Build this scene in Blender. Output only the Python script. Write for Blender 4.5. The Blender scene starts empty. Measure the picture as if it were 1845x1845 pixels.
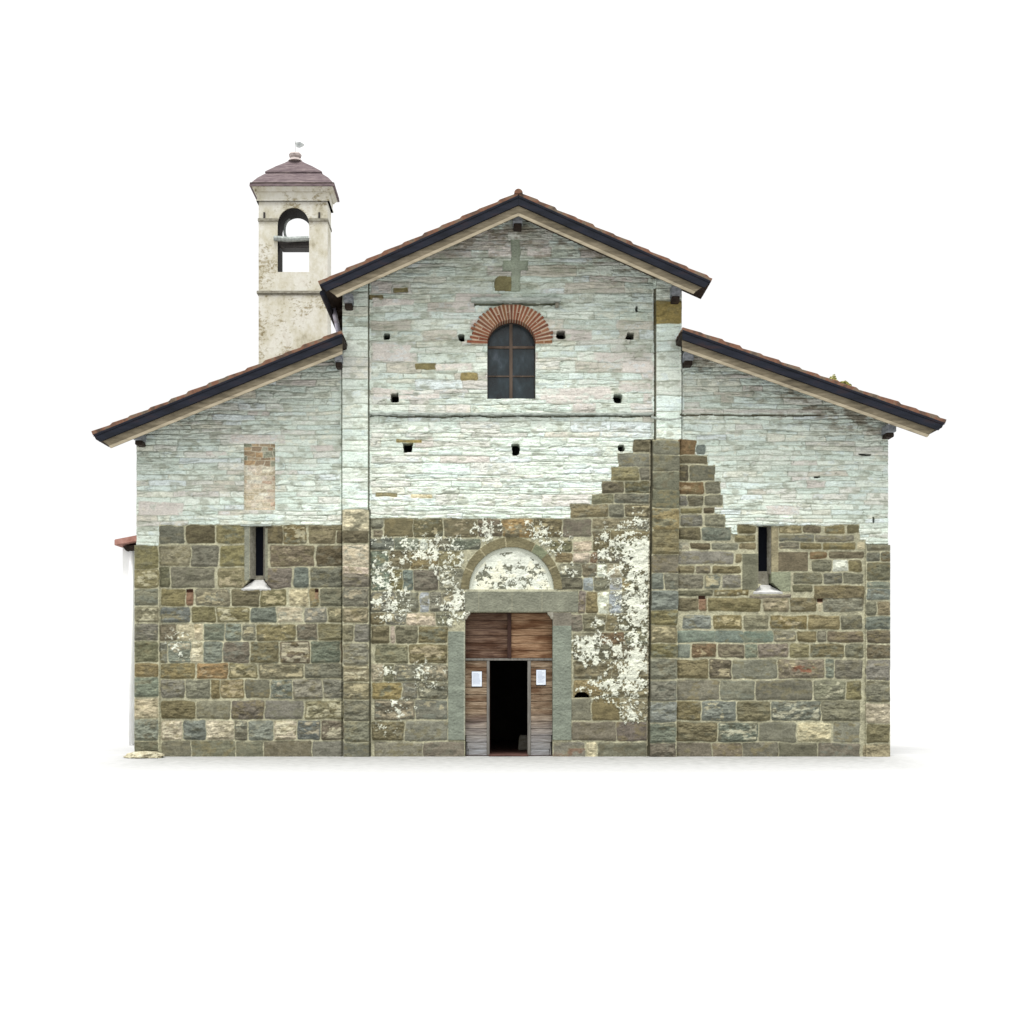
import bpy, bmesh, math, random
import numpy as np
from mathutils import Vector

# ------------------------------------------------------------------ camera, sky, sun, exposure
scene = bpy.context.scene
COL = scene.collection
CX, CD, CH = -0.5, 24.0, 1.6            # camera x, distance to the facade, eye height
cam_d = bpy.data.cameras.new("camera")
cam = bpy.data.objects.new("camera", cam_d)
COL.objects.link(cam)
cam.location = (CX, -CD, CH)
cam.rotation_euler = (math.radians(90), 0, 0)
cam_d.sensor_width = 36.0
cam_d.lens = 36.0 * CD / 18.45
cam_d.shift_x = (0 - CX) / 18.45
cam_d.shift_y = (4.405 - CH) / 18.45
cam_d.clip_end = 2000
scene.camera = cam

SUN_EL, SUN_AZ = 68.0, -10.0            # overcast: high, broad, from the front
world = bpy.data.worlds.new("World")
scene.world = world
world.use_nodes = True
bg = world.node_tree.nodes["Background"]
bg.inputs[0].default_value = (1.0, 1.0, 1.0, 1)     # plain white overcast sky
wn = world.node_tree                                # cloud cover brighter overhead than at the horizon
_tc = wn.nodes.new("ShaderNodeTexCoord"); _sx = wn.nodes.new("ShaderNodeSeparateXYZ"); _mr = wn.nodes.new("ShaderNodeMapRange")
wn.links.new(_tc.outputs["Generated"], _sx.inputs[0]); wn.links.new(_sx.outputs[2], _mr.inputs["Value"])
_mr.inputs["From Min"].default_value = 0.30; _mr.inputs["From Max"].default_value = 1.0
_mr.inputs["To Min"].default_value = 1.03; _mr.inputs["To Max"].default_value = 2.7
wn.links.new(_mr.outputs[0], bg.inputs[1])
sun_d = bpy.data.lights.new("sun", 'SUN')
sun_d.energy = 3.2
sun_d.angle = math.radians(22)
sun_d.color = (1.0, 0.985, 0.96)
sun = bpy.data.objects.new("sun", sun_d)
COL.objects.link(sun)
sun.rotation_euler = (math.radians(90 - SUN_EL), 0, math.radians(SUN_AZ))
scene.view_settings.view_transform = 'Standard'
scene.view_settings.look = 'None'
scene.view_settings.gamma = 1
scene.view_settings.exposure = 0.0
scene.cycles.max_bounces = 5
scene.cycles.diffuse_bounces = 3

R = random.Random(7)
NR = np.random.RandomState(11)

# ------------------------------------------------------------------ helpers
def lin(c):
    return tuple((v / 255 / 12.92) if v / 255 <= 0.04045 else ((v / 255 + 0.055) / 1.055) ** 2.4 for v in c)

def tag(o, label=None, cat=None, group=None, kind=None):
    if label: o['label'] = label
    if cat: o['category'] = cat
    if group: o['group'] = group
    if kind: o['kind'] = kind
    return o

def empty(name, loc, label=None, cat=None, parent=None):
    o = bpy.data.objects.new(name, None)
    COL.objects.link(o)
    o.location = loc
    if parent: put(o, parent)
    return tag(o, label, cat)

def origin(o):
    v = Vector((0, 0, 0))
    while o is not None:
        v += o.location
        o = o.parent
    return v

def put(o, parent):
    """parent o, keeping its world place (only translations are used in this scene)"""
    w = origin(o)
    o.parent = parent
    o.location = w - origin(parent)

def link(name, me, mat, parent=None, label=None):
    o = bpy.data.objects.new(name, me)
    COL.objects.link(o)
    if mat: me.materials.append(mat)
    if parent: put(o, parent)
    if label: o['label'] = label
    return o

def Wd(px, py, y=0.0):
    """photo pixel -> world x, z on the plane at depth y"""
    s = (CD + y) / CD
    return (CX + ((px - 922.5) / 100 - CX) * s, CH + ((1363 - py) / 100 - CH) * s)

class MB:
    def __init__(s): s.v = []; s.f = []
    def prism(s, pts, y0, y1):
        """polygon of (x, z) extruded from y0 (front) to y1"""
        n = len(pts); b = len(s.v)
        s.v += [(x, y0, z) for x, z in pts] + [(x, y1, z) for x, z in pts]
        s.f.append(list(range(b, b + n)))
        s.f.append(list(range(b + 2 * n - 1, b + n - 1, -1)))
        for i in range(n):
            j = (i + 1) % n
            s.f.append([b + i, b + n + i, b + n + j, b + j])
        return s
    def box(s, x0, x1, y0, y1, z0, z1):
        return s.prism([(x0, z0), (x1, z0), (x1, z1), (x0, z1)], y0, y1)
    def loft(s, a, b_):
        """hull between two rings of equal length (lists of 3D points)"""
        n = len(a); b = len(s.v)
        s.v += list(a) + list(b_)
        s.f.append(list(range(b, b + n)))
        s.f.append(list(range(b + 2 * n - 1, b + n - 1, -1)))
        for i in range(n):
            j = (i + 1) % n
            s.f.append([b + i, b + n + i, b + n + j, b + j])
        return s
    def tube(s, pts, r, n=10):
        rings = []
        for k, p in enumerate(pts):
            p = Vector(p)
            a = Vector(pts[max(0, k - 1)]); c = Vector(pts[min(len(pts) - 1, k + 1)])
            d = (c - a).normalized()
            u = d.cross(Vector((0, 1, 0)) if abs(d.y) < 0.9 else Vector((1, 0, 0))).normalized()
            w = d.cross(u)
            rings.append([tuple(p + u * r * math.cos(t) + w * r * math.sin(t)) for t in [2 * math.pi * i / n for i in range(n)]])
        for a, b in zip(rings, rings[1:]): s.loft(a, b)
        return s
    def build(s, name, mat, parent=None, bevel=0.0, smooth=False, label=None):
        me = bpy.data.meshes.new(name)
        me.from_pydata([tuple(v) for v in s.v], [], s.f)
        bm = bmesh.new(); bm.from_mesh(me)
        bmesh.ops.recalc_face_normals(bm, faces=bm.faces)
        if bevel:
            bmesh.ops.bevel(bm, geom=[e for e in bm.edges if e.calc_face_angle(0) > 0.5], offset=bevel, segments=2, affect='EDGES', clamp_overlap=True)
        bm.to_mesh(me); bm.free()
        if smooth: me.polygons.foreach_set("use_smooth", [True] * len(me.polygons))
        me.update()
        return link(name, me, mat, parent, label)

# ------------------------------------------------------------------ materials
def nodemat(name, rough=0.9, spec=0.2, metallic=0.0):
    m = bpy.data.materials.new(name)
    m.use_nodes = True
    nt = m.node_tree
    p = nt.nodes["Principled BSDF"]
    p.inputs["Roughness"].default_value = rough
    p.inputs["Specular IOR Level"].default_value = spec
    p.inputs["Metallic"].default_value = metallic
    return m, nt, p

def coords(nt, sc):
    tc = nt.nodes.new("ShaderNodeNewGeometry")
    mp = nt.nodes.new("ShaderNodeMapping")
    mp.inputs["Scale"].default_value = sc
    nt.links.new(tc.outputs["Position"], mp.inputs["Vector"])
    return mp.outputs[0]

def noise(nt, sc, scale=1.0, detail=6, rough=0.6):
    n = nt.nodes.new("ShaderNodeTexNoise")
    n.inputs["Scale"].default_value = scale
    n.inputs["Detail"].default_value = detail
    n.inputs["Roughness"].default_value = rough
    nt.links.new(coords(nt, sc), n.inputs["Vector"])
    return n.outputs[0]

def ramp(nt, fac, stops):
    r = nt.nodes.new("ShaderNodeValToRGB")
    e = r.color_ramp.elements
    while len(e) < len(stops): e.new(0.5)
    for el, (p, c) in zip(e, stops):
        el.position = p; el.color = (*lin(c), 1)
    nt.links.new(fac, r.inputs[0])
    return r.outputs[0]

def mix(nt, a, b, fac, mode='MIX'):
    m = nt.nodes.new("ShaderNodeMix")
    m.data_type = 'RGBA'; m.blend_type = mode
    for sock, v in ((m.inputs["Factor"], fac), (m.inputs["A"], a), (m.inputs["B"], b)):
        if hasattr(v, "links"): nt.links.new(v, sock)
        elif isinstance(v, (int, float)): sock.default_value = v
        else: sock.default_value = (*lin(v), 1)
    return m.outputs["Result"]

def bump(nt, p, h, dist=0.01, strength=0.6):
    b = nt.nodes.new("ShaderNodeBump")
    b.inputs["Distance"].default_value = dist
    b.inputs["Strength"].default_value = strength
    nt.links.new(h, b.inputs["Height"])
    nt.links.new(b.outputs[0], p.inputs["Normal"])

def simple(name, stops, sc=(8, 8, 8), rough=0.85, spec=0.2, bdist=0.01, detail=6, metallic=0.0):
    m, nt, p = nodemat(name, rough, spec, metallic)
    n = noise(nt, sc, 1.0, detail)
    nt.links.new(ramp(nt, n, stops), p.inputs["Base Color"])
    if bdist: bump(nt, p, n, bdist)
    return m

def masonry_mat():
    m, nt, p = nodemat("weathered_masonry", 0.92, 0.12)
    a = nt.nodes.new("ShaderNodeAttribute"); a.attribute_name = "stone"
    n1 = noise(nt, (30, 30, 55), 1.0, 8, 0.7)
    g = ramp(nt, n1, [(0.25, (176, 174, 168)), (0.5, (238, 238, 236)), (0.78, (255, 255, 255))])
    c = mix(nt, a.outputs["Color"], g, 0.75, 'MULTIPLY')
    nt.links.new(c, p.inputs["Base Color"])
    bump(nt, p, noise(nt, (70, 70, 130), 1.0, 6, 0.7), 0.006, 0.7)
    return m
M_STONE = masonry_mat()

def wood_mat(name, lo, mid, hi, lowgrey=True, zsplit=0.35, vertical=False):
    m, nt, p = nodemat(name, 0.85, 0.15)
    sc = (4.5, 4, 90) if not vertical else (26, 4, 1.6)
    n1 = noise(nt, sc, 1.0, 8, 0.65)
    n2 = noise(nt, (1.2, 1, 5.5), 1.3, 3, 0.5)
    c = ramp(nt, n1, [(0.22, lo), (0.48, mid), (0.78, hi)])
    c = mix(nt, c, mix(nt, c, (150, 118, 92), 0.8, 'MULTIPLY'), ramp(nt, n2, [(0.42, (0, 0, 0)), (0.6, (255, 255, 255))]))
    if lowgrey:
        g = nt.nodes.new("ShaderNodeNewGeometry")
        sx = nt.nodes.new("ShaderNodeSeparateXYZ")
        nt.links.new(g.outputs["Position"], sx.inputs[0])
        mr = nt.nodes.new("ShaderNodeMapRange")
        mr.inputs["From Min"].default_value = zsplit + 0.45
        mr.inputs["From Max"].default_value = zsplit - 0.25
        nt.links.new(sx.outputs[2], mr.inputs["Value"])
        grey = ramp(nt, n1, [(0.25, (84, 80, 76)), (0.5, (136, 136, 136)), (0.75, (166, 172, 178))])
        c = mix(nt, c, grey, mr.outputs[0])
    nt.links.new(c, p.inputs["Base Color"])
    bump(nt, p, n1, 0.008, 0.8)
    return m

M_NAVY = simple("navy_verge_metal", [(0.3, (19, 21, 26)), (0.55, (28, 31, 40)), (0.72, (42, 33, 35))], (2, 2, 9), 0.7, 0.12, 0.002)
M_FASCIA = simple("beige_fascia_paint", [(0.3, (72, 66, 54)), (0.5, (100, 92, 75)), (0.72, (124, 115, 97))], (3, 3, 14), 0.8, 0.2, 0.003)
M_TRIM = simple("pale_fascia_trim", [(0.3, (116, 108, 92)), (0.5, (142, 133, 113)), (0.72, (158, 148, 128))], (3, 3, 14), 0.8, 0.2, 0.003)
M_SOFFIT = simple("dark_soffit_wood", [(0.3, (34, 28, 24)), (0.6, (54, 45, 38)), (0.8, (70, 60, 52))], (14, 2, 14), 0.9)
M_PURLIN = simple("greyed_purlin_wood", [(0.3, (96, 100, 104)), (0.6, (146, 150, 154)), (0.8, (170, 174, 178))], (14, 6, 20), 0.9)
M_TILE = simple("terracotta_roof_tiles", [(0.25, (56, 48, 42)), (0.4, (84, 68, 58)), (0.5, (110, 78, 62)), (0.58, (104, 92, 78)), (0.7, (72, 62, 54)), (0.85, (112, 80, 64))], (5, 5, 5), 0.9, 0.1, 0.01)
M_SLATE = simple("purple_brown_tiles", [(0.3, (72, 60, 64)), (0.5, (98, 86, 88)), (0.75, (128, 116, 114))], (4, 4, 30), 0.85)
M_STUCCO, _nt, _p = nodemat("cream_tower_stucco", 0.92, 0.1)
_n = noise(_nt, (1.6, 1.6, 1.1), 1.0, 9, 0.7)
_c = ramp(_nt, _n, [(0.3, (132, 126, 106)), (0.42, (176, 172, 154)), (0.56, (194, 193, 183)), (0.74, (170, 163, 148))])
_s = mix(_nt, noise(_nt, (8, 8, 13), 1.0, 5, 0.7), noise(_nt, (1.1, 1.1, 0.9), 1.0, 2), 0.45)
_c = mix(_nt, _c, mix(_nt, _c, (186, 176, 154), 1.0, 'MULTIPLY'), ramp(_nt, _s, [(0.53, (0, 0, 0)), (0.60, (255, 255, 255))]))
_nt.links.new(_c, _p.inputs["Base Color"]); bump(_nt, _p, _s, 0.02, 0.6)
M_PLASTER = simple("white_annex_plaster", [(0.3, (226, 226, 224)), (0.7, (244, 244, 244))], (1.5, 1.5, 1.5))
M_SIDE = simple("side_wall_limestone", [(0.3, (140, 142, 130)), (0.5, (176, 180, 170)), (0.75, (190, 190, 182))], (3, 3, 16), 0.9, 0.1, 0.02)
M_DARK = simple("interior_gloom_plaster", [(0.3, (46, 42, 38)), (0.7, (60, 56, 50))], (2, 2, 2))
M_FLOOR = simple("terracotta_floor", [(0.35, (66, 46, 40)), (0.65, (92, 66, 58))], (8, 8, 8), 0.7)
M_WOOD_HI = wood_mat("orange_brown_boards", (62, 44, 34), (124, 96, 72), (176, 150, 120), False)
M_WOOD_LO = wood_mat("weathered_boards", (50, 40, 32), (122, 104, 84), (186, 170, 148), True)
M_WOOD_DK = simple("dark_door_post", [(0.3, (40, 26, 22)), (0.7, (62, 42, 34))], (20, 4, 3), 0.8)
M_WOOD_PALE = simple("greyed_door_edge", [(0.3, (88, 84, 78)), (0.7, (120, 118, 112))], (20, 20, 3), 0.8)
M_WINFRAME = simple("brown_window_bars", [(0.3, (62, 52, 44)), (0.7, (98, 84, 72))], (9, 9, 3), 0.6)
M_IRON = simple("dark_iron", [(0.3, (34, 32, 32)), (0.7, (58, 54, 50))], (20, 20, 20), 0.6)
M_PAPER = simple("white_paper", [(0.3, (200, 208, 220)), (0.7, (212, 218, 226))], (4, 4, 4), 0.7, 0.2, 0)
M_INK = simple("pale_printed_lines", [(0.3, (140, 150, 166)), (0.7, (160, 168, 182))], (40, 4, 4), 0.7, 0.2, 0)
M_LEDGE = simple("lichened_ledge_stone", [(0.3, (120, 126, 118)), (0.55, (158, 165, 157)), (0.8, (186, 190, 184))], (10, 10, 30), 0.9, 0.1, 0.01)
M_SILL = simple("white_sill_mortar", [(0.3, (172, 172, 168)), (0.7, (198, 198, 196))], (12, 12, 12), 0.9, 0.1, 0.006)
M_REVEAL = simple("grey_reveal_stone", [(0.3, (104, 100, 88)), (0.55, (132, 129, 116)), (0.8, (152, 152, 144))], (12, 12, 20), 0.9, 0.1, 0.01)
M_GLASS, _nt, _p = nodemat("dim_blue_window_glass", 0.22, 0.45)
_n = noise(_nt, (5, 5, 3), 1.0, 4)
_nt.links.new(ramp(_nt, _n, [(0.3, (14, 20, 24)), (0.5, (28, 40, 44)), (0.62, (42, 54, 60)), (0.75, (74, 82, 90))]), _p.inputs["Base Color"])
bump(_nt, _p, noise(_nt, (18, 18, 18), 1, 2), 0.004, 0.4)
M_BLACKGLASS, _nt, _p = nodemat("black_slit_glass", 0.45, 0.04)
_p.inputs["Base Color"].default_value = (*lin((8, 11, 18)), 1)

def brick_mat():
    m, nt, p = nodemat("red_arch_bricks", 0.9, 0.1)
    g = nt.nodes.new("ShaderNodeNewGeometry")
    c = ramp(nt, g.outputs["Random Per Island"], [(0.0, (116, 72, 54)), (0.3, (138, 88, 68)), (0.55, (132, 96, 70)), (0.75, (152, 110, 86)), (1.0, (104, 68, 56))])
    n = noise(nt, (40, 40, 40), 1.0, 6)
    c = mix(nt, c, ramp(nt, n, [(0.3, (170, 160, 150)), (0.7, (255, 255, 255))]), 0.7, 'MULTIPLY')
    nt.links.new(c, p.inputs["Base Color"]); bump(nt, p, n, 0.006)
    return m
M_BRICK = brick_mat()

# ------------------------------------------------------------------ ground
M_GROUND, _nt, _p = nodemat("white_forecourt", 0.95, 0.0)
_n = noise(_nt, (0.7, 1.4, 1), 1.0, 8, 0.6)
_g = _nt.nodes.new("ShaderNodeNewGeometry"); _sx = _nt.nodes.new("ShaderNodeSeparateXYZ"); _mr = _nt.nodes.new("ShaderNodeMapRange"); _ma = _nt.nodes.new("ShaderNodeMath")
_nt.links.new(_g.outputs["Position"], _sx.inputs[0]); _nt.links.new(_sx.outputs[1], _ma.inputs[0])
_mr.inputs["From Min"].default_value = -4.6; _mr.inputs["From Max"].default_value = -0.2
_mn = _nt.nodes.new("ShaderNodeMath"); _mn.operation = 'MULTIPLY_ADD'; _mn.inputs[1].default_value = 3.2; _mn.inputs[2].default_value = -1.6
_nt.links.new(_n, _mn.inputs[0]); _nt.links.new(_mn.outputs[0], _ma.inputs[1]); _nt.links.new(_ma.outputs[0], _mr.inputs["Value"])
_n2 = noise(_nt, (6, 6, 6), 1.0, 6)
_ls = _nt.nodes.new("ShaderNodeMath"); _ls.operation = 'LESS_THAN'; _ls.inputs[1].default_value = 0.3; _nt.links.new(_sx.outputs[1], _ls.inputs[0])
_ab = _nt.nodes.new("ShaderNodeMath"); _ab.operation = 'ABSOLUTE'; _nt.links.new(_sx.outputs[0], _ab.inputs[0])
_mx = _nt.nodes.new("ShaderNodeMapRange"); _mx.inputs["From Min"].default_value = 7.4; _mx.inputs["From Max"].default_value = 6.2; _nt.links.new(_ab.outputs[0], _mx.inputs["Value"])
_m1 = _nt.nodes.new("ShaderNodeMath"); _m1.operation = 'MULTIPLY'; _nt.links.new(_mr.outputs[0], _m1.inputs[0]); _nt.links.new(_ls.outputs[0], _m1.inputs[1])
_mf = _nt.nodes.new("ShaderNodeMath"); _mf.operation = 'MULTIPLY'; _nt.links.new(_m1.outputs[0], _mf.inputs[0]); _nt.links.new(_mx.outputs[0], _mf.inputs[1])
_c = mix(_nt, ramp(_nt, _n, [(0.3, (174, 174, 174)), (0.6, (180, 180, 180))]), ramp(_nt, _n2, [(0.3, (134, 136, 132)), (0.6, (160, 160, 158))]), _mf.outputs[0])
_nt.links.new(_c, _p.inputs["Base Color"])   # grey strip along the facade: paving tone plus painted base shade
g = MB(); g.v = [(-600, -300, 0), (600, -300, 0), (600, 900, 0), (-600, 900, 0)]; g.f = [[0, 1, 2, 3]]
tag(g.build("ground", M_GROUND), kind="structure")

# ------------------------------------------------------------------ roof geometry (profiles in photo pixels, verge plane at y = -0.5)
YF = -0.85
class Slope:
    def __init__(s, inner, outer):     # (px, py) of the tile top line at the inner and the outer end
        s.a, s.b = inner, outer
        s.k = (outer[1] - inner[1]) / (outer[0] - inner[0])
    def top(s, px): return s.a[1] + s.k * (px - s.a[0])
NL = Slope((934, 348), (578, 508)); NRt = Slope((934, 348), (1282, 503))
AL = Slope((616, 597), (168, 779)); AR = Slope((1229, 590), (1703, 758))

def deck_under(px_world_x, sl, off=18):
    """world z of the underside of the deck at world x"""
    s = (CD + YF) / CD
    xs = (px_world_x - CX) / s + CX
    px = xs * 100 + 922.5
    return Wd(px, sl.top(px) + off, YF)[1]

# ------------------------------------------------------------------ the facade canvas: 1 px = 1 cm
X0, Y0, X1, Y1 = 200, 330, 1640, 1378
CW, CHH = X1 - X0, Y1 - Y0
YY, XX = np.mgrid[Y0:Y1, X0:X1].astype(np.float32)

def vn(h, w, sy, sx):
    gy, gx = int(h / sy) + 3, int(w / sx) + 3
    g = NR.rand(gy, gx).astype(np.float32)
    y = np.arange(h, dtype=np.float32) / sy; x = np.arange(w, dtype=np.float32) / sx
    iy, ix = y.astype(int), x.astype(int)
    fy, fx = y - iy, x - ix
    fy = (fy * fy * (3 - 2 * fy))[:, None]; fx = (fx * fx * (3 - 2 * fx))[None, :]
    a = g[iy][:, ix]; b = g[iy][:, ix + 1]; c = g[iy + 1][:, ix]; d = g[iy + 1][:, ix + 1]
    return (a * (1 - fx) + b * fx) * (1 - fy) + (c * (1 - fx) + d * fx) * fy
def fbm(h, w, sy, sx, octs=4, gain=0.55):
    o = np.zeros((h, w), np.float32); a = 1.0; t = 0
    for k in range(octs):
        o += a * vn(h, w, max(sy, 1.0), max(sx, 1.0)); t += a; a *= gain; sy /= 2; sx /= 2
    o /= t
    return (o - o.mean()) / o.std()
def rank01(n): return 0.5 * (1 + np.tanh(0.8 * n))
def sstep(a, b, x):
    t = np.clip((x - a) / (b - a), 0, 1); return t * t * (3 - 2 * t)

N_ROCK = fbm(CHH, CW, 10, 17, 4, 0.5)
N_BLOT = fbm(CHH, CW, 12, 18, 4, 0.55)
N_BLOT2 = fbm(CHH, CW, 7, 12, 4, 0.6)
N_STRA = fbm(CHH, CW, 2.4, 22, 3, 0.7)
N_FINE = fbm(CHH, CW, 2, 2.5, 2, 0.7)
N_CREV = fbm(CHH, CW, 3.2, 34, 3, 0.6)
N_PLAS = fbm(CHH, CW, 9, 9, 4, 0.85)
WX = fbm(CHH, CW, 16, 16, 3) * 0.9
WY = fbm(CHH, CW, 14, 30, 3) * 0.9
WYL = fbm(CHH, CW, 16, 90, 4) * 0.9

col = np.zeros((CHH, CW, 3), np.float32)
hgt = np.zeros((CHH, CW), np.float32)
lab = np.zeros((CHH, CW), np.int16)

def win(x0, y0, x1, y1, pad=3):
    return (slice(max(0, int(y0 - Y0) - pad), min(CHH, int(math.ceil(y1 - Y0)) + pad)),
            slice(max(0, int(x0 - X0) - pad), min(CW, int(math.ceil(x1 - X0)) + pad)))

def rolled(n, w, r):
    """a slice of noise array n, of window w's size, from a random place"""
    h = w[0].stop - w[0].start; ww = w[1].stop - w[1].start
    a = r.randint(0, CHH - h - 1); b = r.randint(0, CW - ww - 1)
    return n[a:a + h, b:b + ww]

def mixc(w, c, alpha):
    col[w] += (np.asarray(c, np.float32) - col[w]) * alpha[..., None]

PAL = {'o': (132, 122, 90), 'g': (128, 125, 112), 'b': (125, 130, 122), 'd': (114, 104, 82), 'y': (142, 127, 88),
       'c': (194, 182, 156), 't': (128, 141, 130), 'w': (218, 222, 210), 'p': (196, 178, 164), 'r': (130, 104, 84),
       'n': (142, 116, 78), 'l': (172, 178, 186), 'k': (122, 119, 100), 'v': (126, 116, 104), 'e': (142, 133, 108)}

def stone(x0, y0, x1, y1, code='?', rough=1.0, shift=None):
    c = code[0]
    if c == '?': c = R.choice('oogkkdgbe')
    m = 'm' in code[1:]
    if 's' in code[1:]: rough = 0.25
    w = win(x0, y0, x1, y1)
    xx = XX[w] + WX[w] * 0.8; yy = YY[w] + WY[w] * 0.8
    if shift is not None: xx = xx - shift(YY[w])
    cx, cy, hx, hy = (x0 + x1) / 2, (y0 + y1) / 2, (x1 - x0) / 2, (y1 - y0) / 2
    r = min(3.0, hy * 0.4)
    qx = np.abs(xx - cx) - hx + r; qy = np.abs(yy - cy) - hy + r
    d = -(np.hypot(np.maximum(qx, 0), np.maximum(qy, 0)) + np.minimum(np.maximum(qx, qy), 0) - r)
    al = np.clip(d + 1.0, 0, 1)
    base = np.array(PAL[c], np.float32) * R.uniform(0.9, 1.1) + np.array([0, R.uniform(-3, 2), R.uniform(-7, 5)])
    sn = rolled(N_STRA, w, R); fn = rolled(N_FINE, w, R); bn = rolled(N_BLOT, w, R); b2 = rolled(N_BLOT2, w, R)
    k = base[None, None, :] * (1 + 0.028 * sn + 0.04 * fn + 0.055 * bn)[..., None]
    alt = np.array(PAL[R.choice('oygbdkeo')], np.float32)
    ba = sstep(0.0, 1.6, b2) * 0.55
    k = k + (alt - k) * ba[..., None]
    dk = sstep(0.9, 1.6, bn) * 0.5                              # dark lichen
    k = k * (1 - 0.35 * dk[..., None])
    if m or R.random() < 0.10:
        thr = R.uniform(-0.3, 0.4) if m else 0.9
        cr = np.array([(206, 190, 152), (214, 206, 180), (196, 178, 150)][R.randint(0, 2)], np.float32)
        ca = sstep(thr, thr + 0.8, rolled(N_BLOT2, w, R)) * sstep(0.5, 3.0, d)
        k = k + (cr - k) * (0.6 * ca)[..., None]
    col[w] += (k - col[w]) * al[..., None]
    rk = rolled(N_ROCK, w, R)
    bulge = sstep(0, 5, d)
    hh = 0.007 * sstep(0, 2, d) + rough * (0.014 * bulge + 0.0125 * rk * bulge + 0.0022 * sn * bulge + 0.0022 * fn)
    hh = hh + rough * 0.016 * bulge * np.clip((cy - yy) / max(hy, 1), -1, 1) * -1 * R.uniform(0, 1.0)
    hgt[w] += (hh - hgt[w]) * al

def rows(data, rough=1.0, shift=None):
    for line in data.strip().split('\n'):
        line = line.strip()
        if not line: continue
        hd, body = line.split(':')
        y0, y1 = map(float, hd.split())
        for it in body.split(';'):
            p = it.split()
            if not p: continue
            x0, x1 = float(p[0]), float(p[1])
            stone(x0, y0, x1, y1, p[2] if len(p) > 2 else '?', rough, shift)

# ---- white laminated limestone everywhere first
WPAL = [(224, 231, 222), (214, 225, 217), (229, 232, 222), (218, 229, 226), (222, 226, 216), (218, 211, 204), (221, 215, 209), (226, 221, 206), (208, 216, 206), (222, 228, 234)]
WWT = [20, 18, 16, 14, 12, 6, 6, 5, 7, 7]
def wstone(x0, y0, x1, y1, base=None, tone=1.0, gap=0.9):
    w = win(x0, y0, x1, y1)
    xx = XX[w] + WX[w] * 1.3; yy = YY[w] + WYL[w] * 1.5
    hx, hy = (x1 - x0) / 2, (y1 - y0) / 2
    qx = np.abs(xx - (x0 + x1) / 2) - hx; qy = np.abs(yy - (y0 + y1) / 2) - hy
    d = -np.maximum(qx, qy)
    al = np.clip(-qy + 0.5, 0, 1) * (0.25 + 0.75 * np.clip(-qx + 0.5, 0.0, 1)) * np.clip(2.5 - qx, 0, 1)
    al = al * (0.35 + 0.65 * sstep(-1.2, 0.2, rolled(N_BLOT, w, R) + 0.6)) + 0
    b = (np.array(base if base else R.choices(WPAL, WWT)[0], np.float32) * (0.85 if base else 0.6) + np.array((221, 227, 218)) * (0.15 if base else 0.4)) * R.uniform(0.965, 1.02) * tone
    sn = rolled(N_STRA, w, R); bn = rolled(N_BLOT, w, R); fn = rolled(N_FINE, w, R)
    k = b[None, None, :] * (1 + 0.014 * sn + 0.012 * bn + 0.016 * fn)[..., None]
    tint = np.array(R.choice([(232, 224, 204), (212, 226, 214), (220, 214, 208), (214, 224, 230)]), np.float32) * tone
    k = k + (tint - k) * (sstep(0.3, 1.4, rolled(N_BLOT2, w, R)) * 0.4)[..., None]
    col[w] += (k - col[w]) * al[..., None]
    off = R.uniform(-0.004, 0.006)
    hh = off + 0.0085 * sstep(0, 1.6, -qy) + 0.004 * sstep(0, 1.6, -qx) + 0.003 * sn + 0.005 * rolled(N_ROCK, w, R) + 0.002 * fn
    hgt[w] += (hh - hgt[w]) * np.clip(d + 0.5, 0, 1)

def wcourses(x0, x1, y0, y1, hlo, hhi, llo, lhi, tone=lambda y: 1.0, pink=lambda y: 0.0):
    y = y0
    while y < y1:
        h = R.uniform(hlo, hhi); x = x0 - R.uniform(0, 20)
        while x < x1:
            l = R.uniform(llo, lhi)
            base = None
            if R.random() < pink(y): base = R.choice([(213, 202, 196), (216, 208, 202), (208, 200, 188)])
            a, b = max(x, x0), min(x + l, x1)
            if b - a > 4:
                if h > 14 and R.random() < 0.6:          # a tall stone split along its bed
                    q = y + h * R.uniform(0.35, 0.65)
                    wstone(a, y + .4, b, q, base, tone(y)); wstone(a, q + .3, b, y + h - .4, base, tone(y))
                else:
                    wstone(a + .5, y + .4, b - .5, y + h - .4, base, tone(y))
            x += l
        y += h
col[:] = (168, 170, 156); hgt[:] = -0.008
tn = lambda y: 0.925 + 0.075 * min(1, max(0, (y - 480) / 380))  # stone toned darker upwards: weathering plus painted shade below the eaves
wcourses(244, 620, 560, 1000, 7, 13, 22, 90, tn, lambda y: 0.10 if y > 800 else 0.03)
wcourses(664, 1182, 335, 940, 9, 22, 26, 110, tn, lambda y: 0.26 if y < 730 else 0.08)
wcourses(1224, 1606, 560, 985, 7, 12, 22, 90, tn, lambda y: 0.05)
# crevices between the beds: dark, thin, broken
wh = np.ones((CHH, CW), bool)
cre = sstep(1.5, 2.1, N_CREV)
cre *= 0.55 * sstep(-0.6, 0.5, fbm(CHH, CW, 30, 60, 2))
for sy_, sx_, wd, st_ in ((9, 70, 0.75, 1.0), (6, 40, 0.6, 0.8), (13, 110, 0.85, 1.0)):    # thin wavy open beds
    q = fbm(CHH, CW, sy_, sx_, 3, 0.45); gy_, gx_ = np.gradient(q)
    dd_ = np.abs(q - R.uniform(-.3, .3)) / (np.hypot(gy_, gx_) + 0.03)
    cre = np.maximum(cre, st_ * np.exp(-(dd_ / wd) ** 2) * sstep(0.1, 0.9, fbm(CHH, CW, 7, 34, 3)))
col += (np.array((96, 98, 84), np.float32) - col) * (0.36 * cre)[..., None]
hgt -= 0.013 * cre
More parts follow.
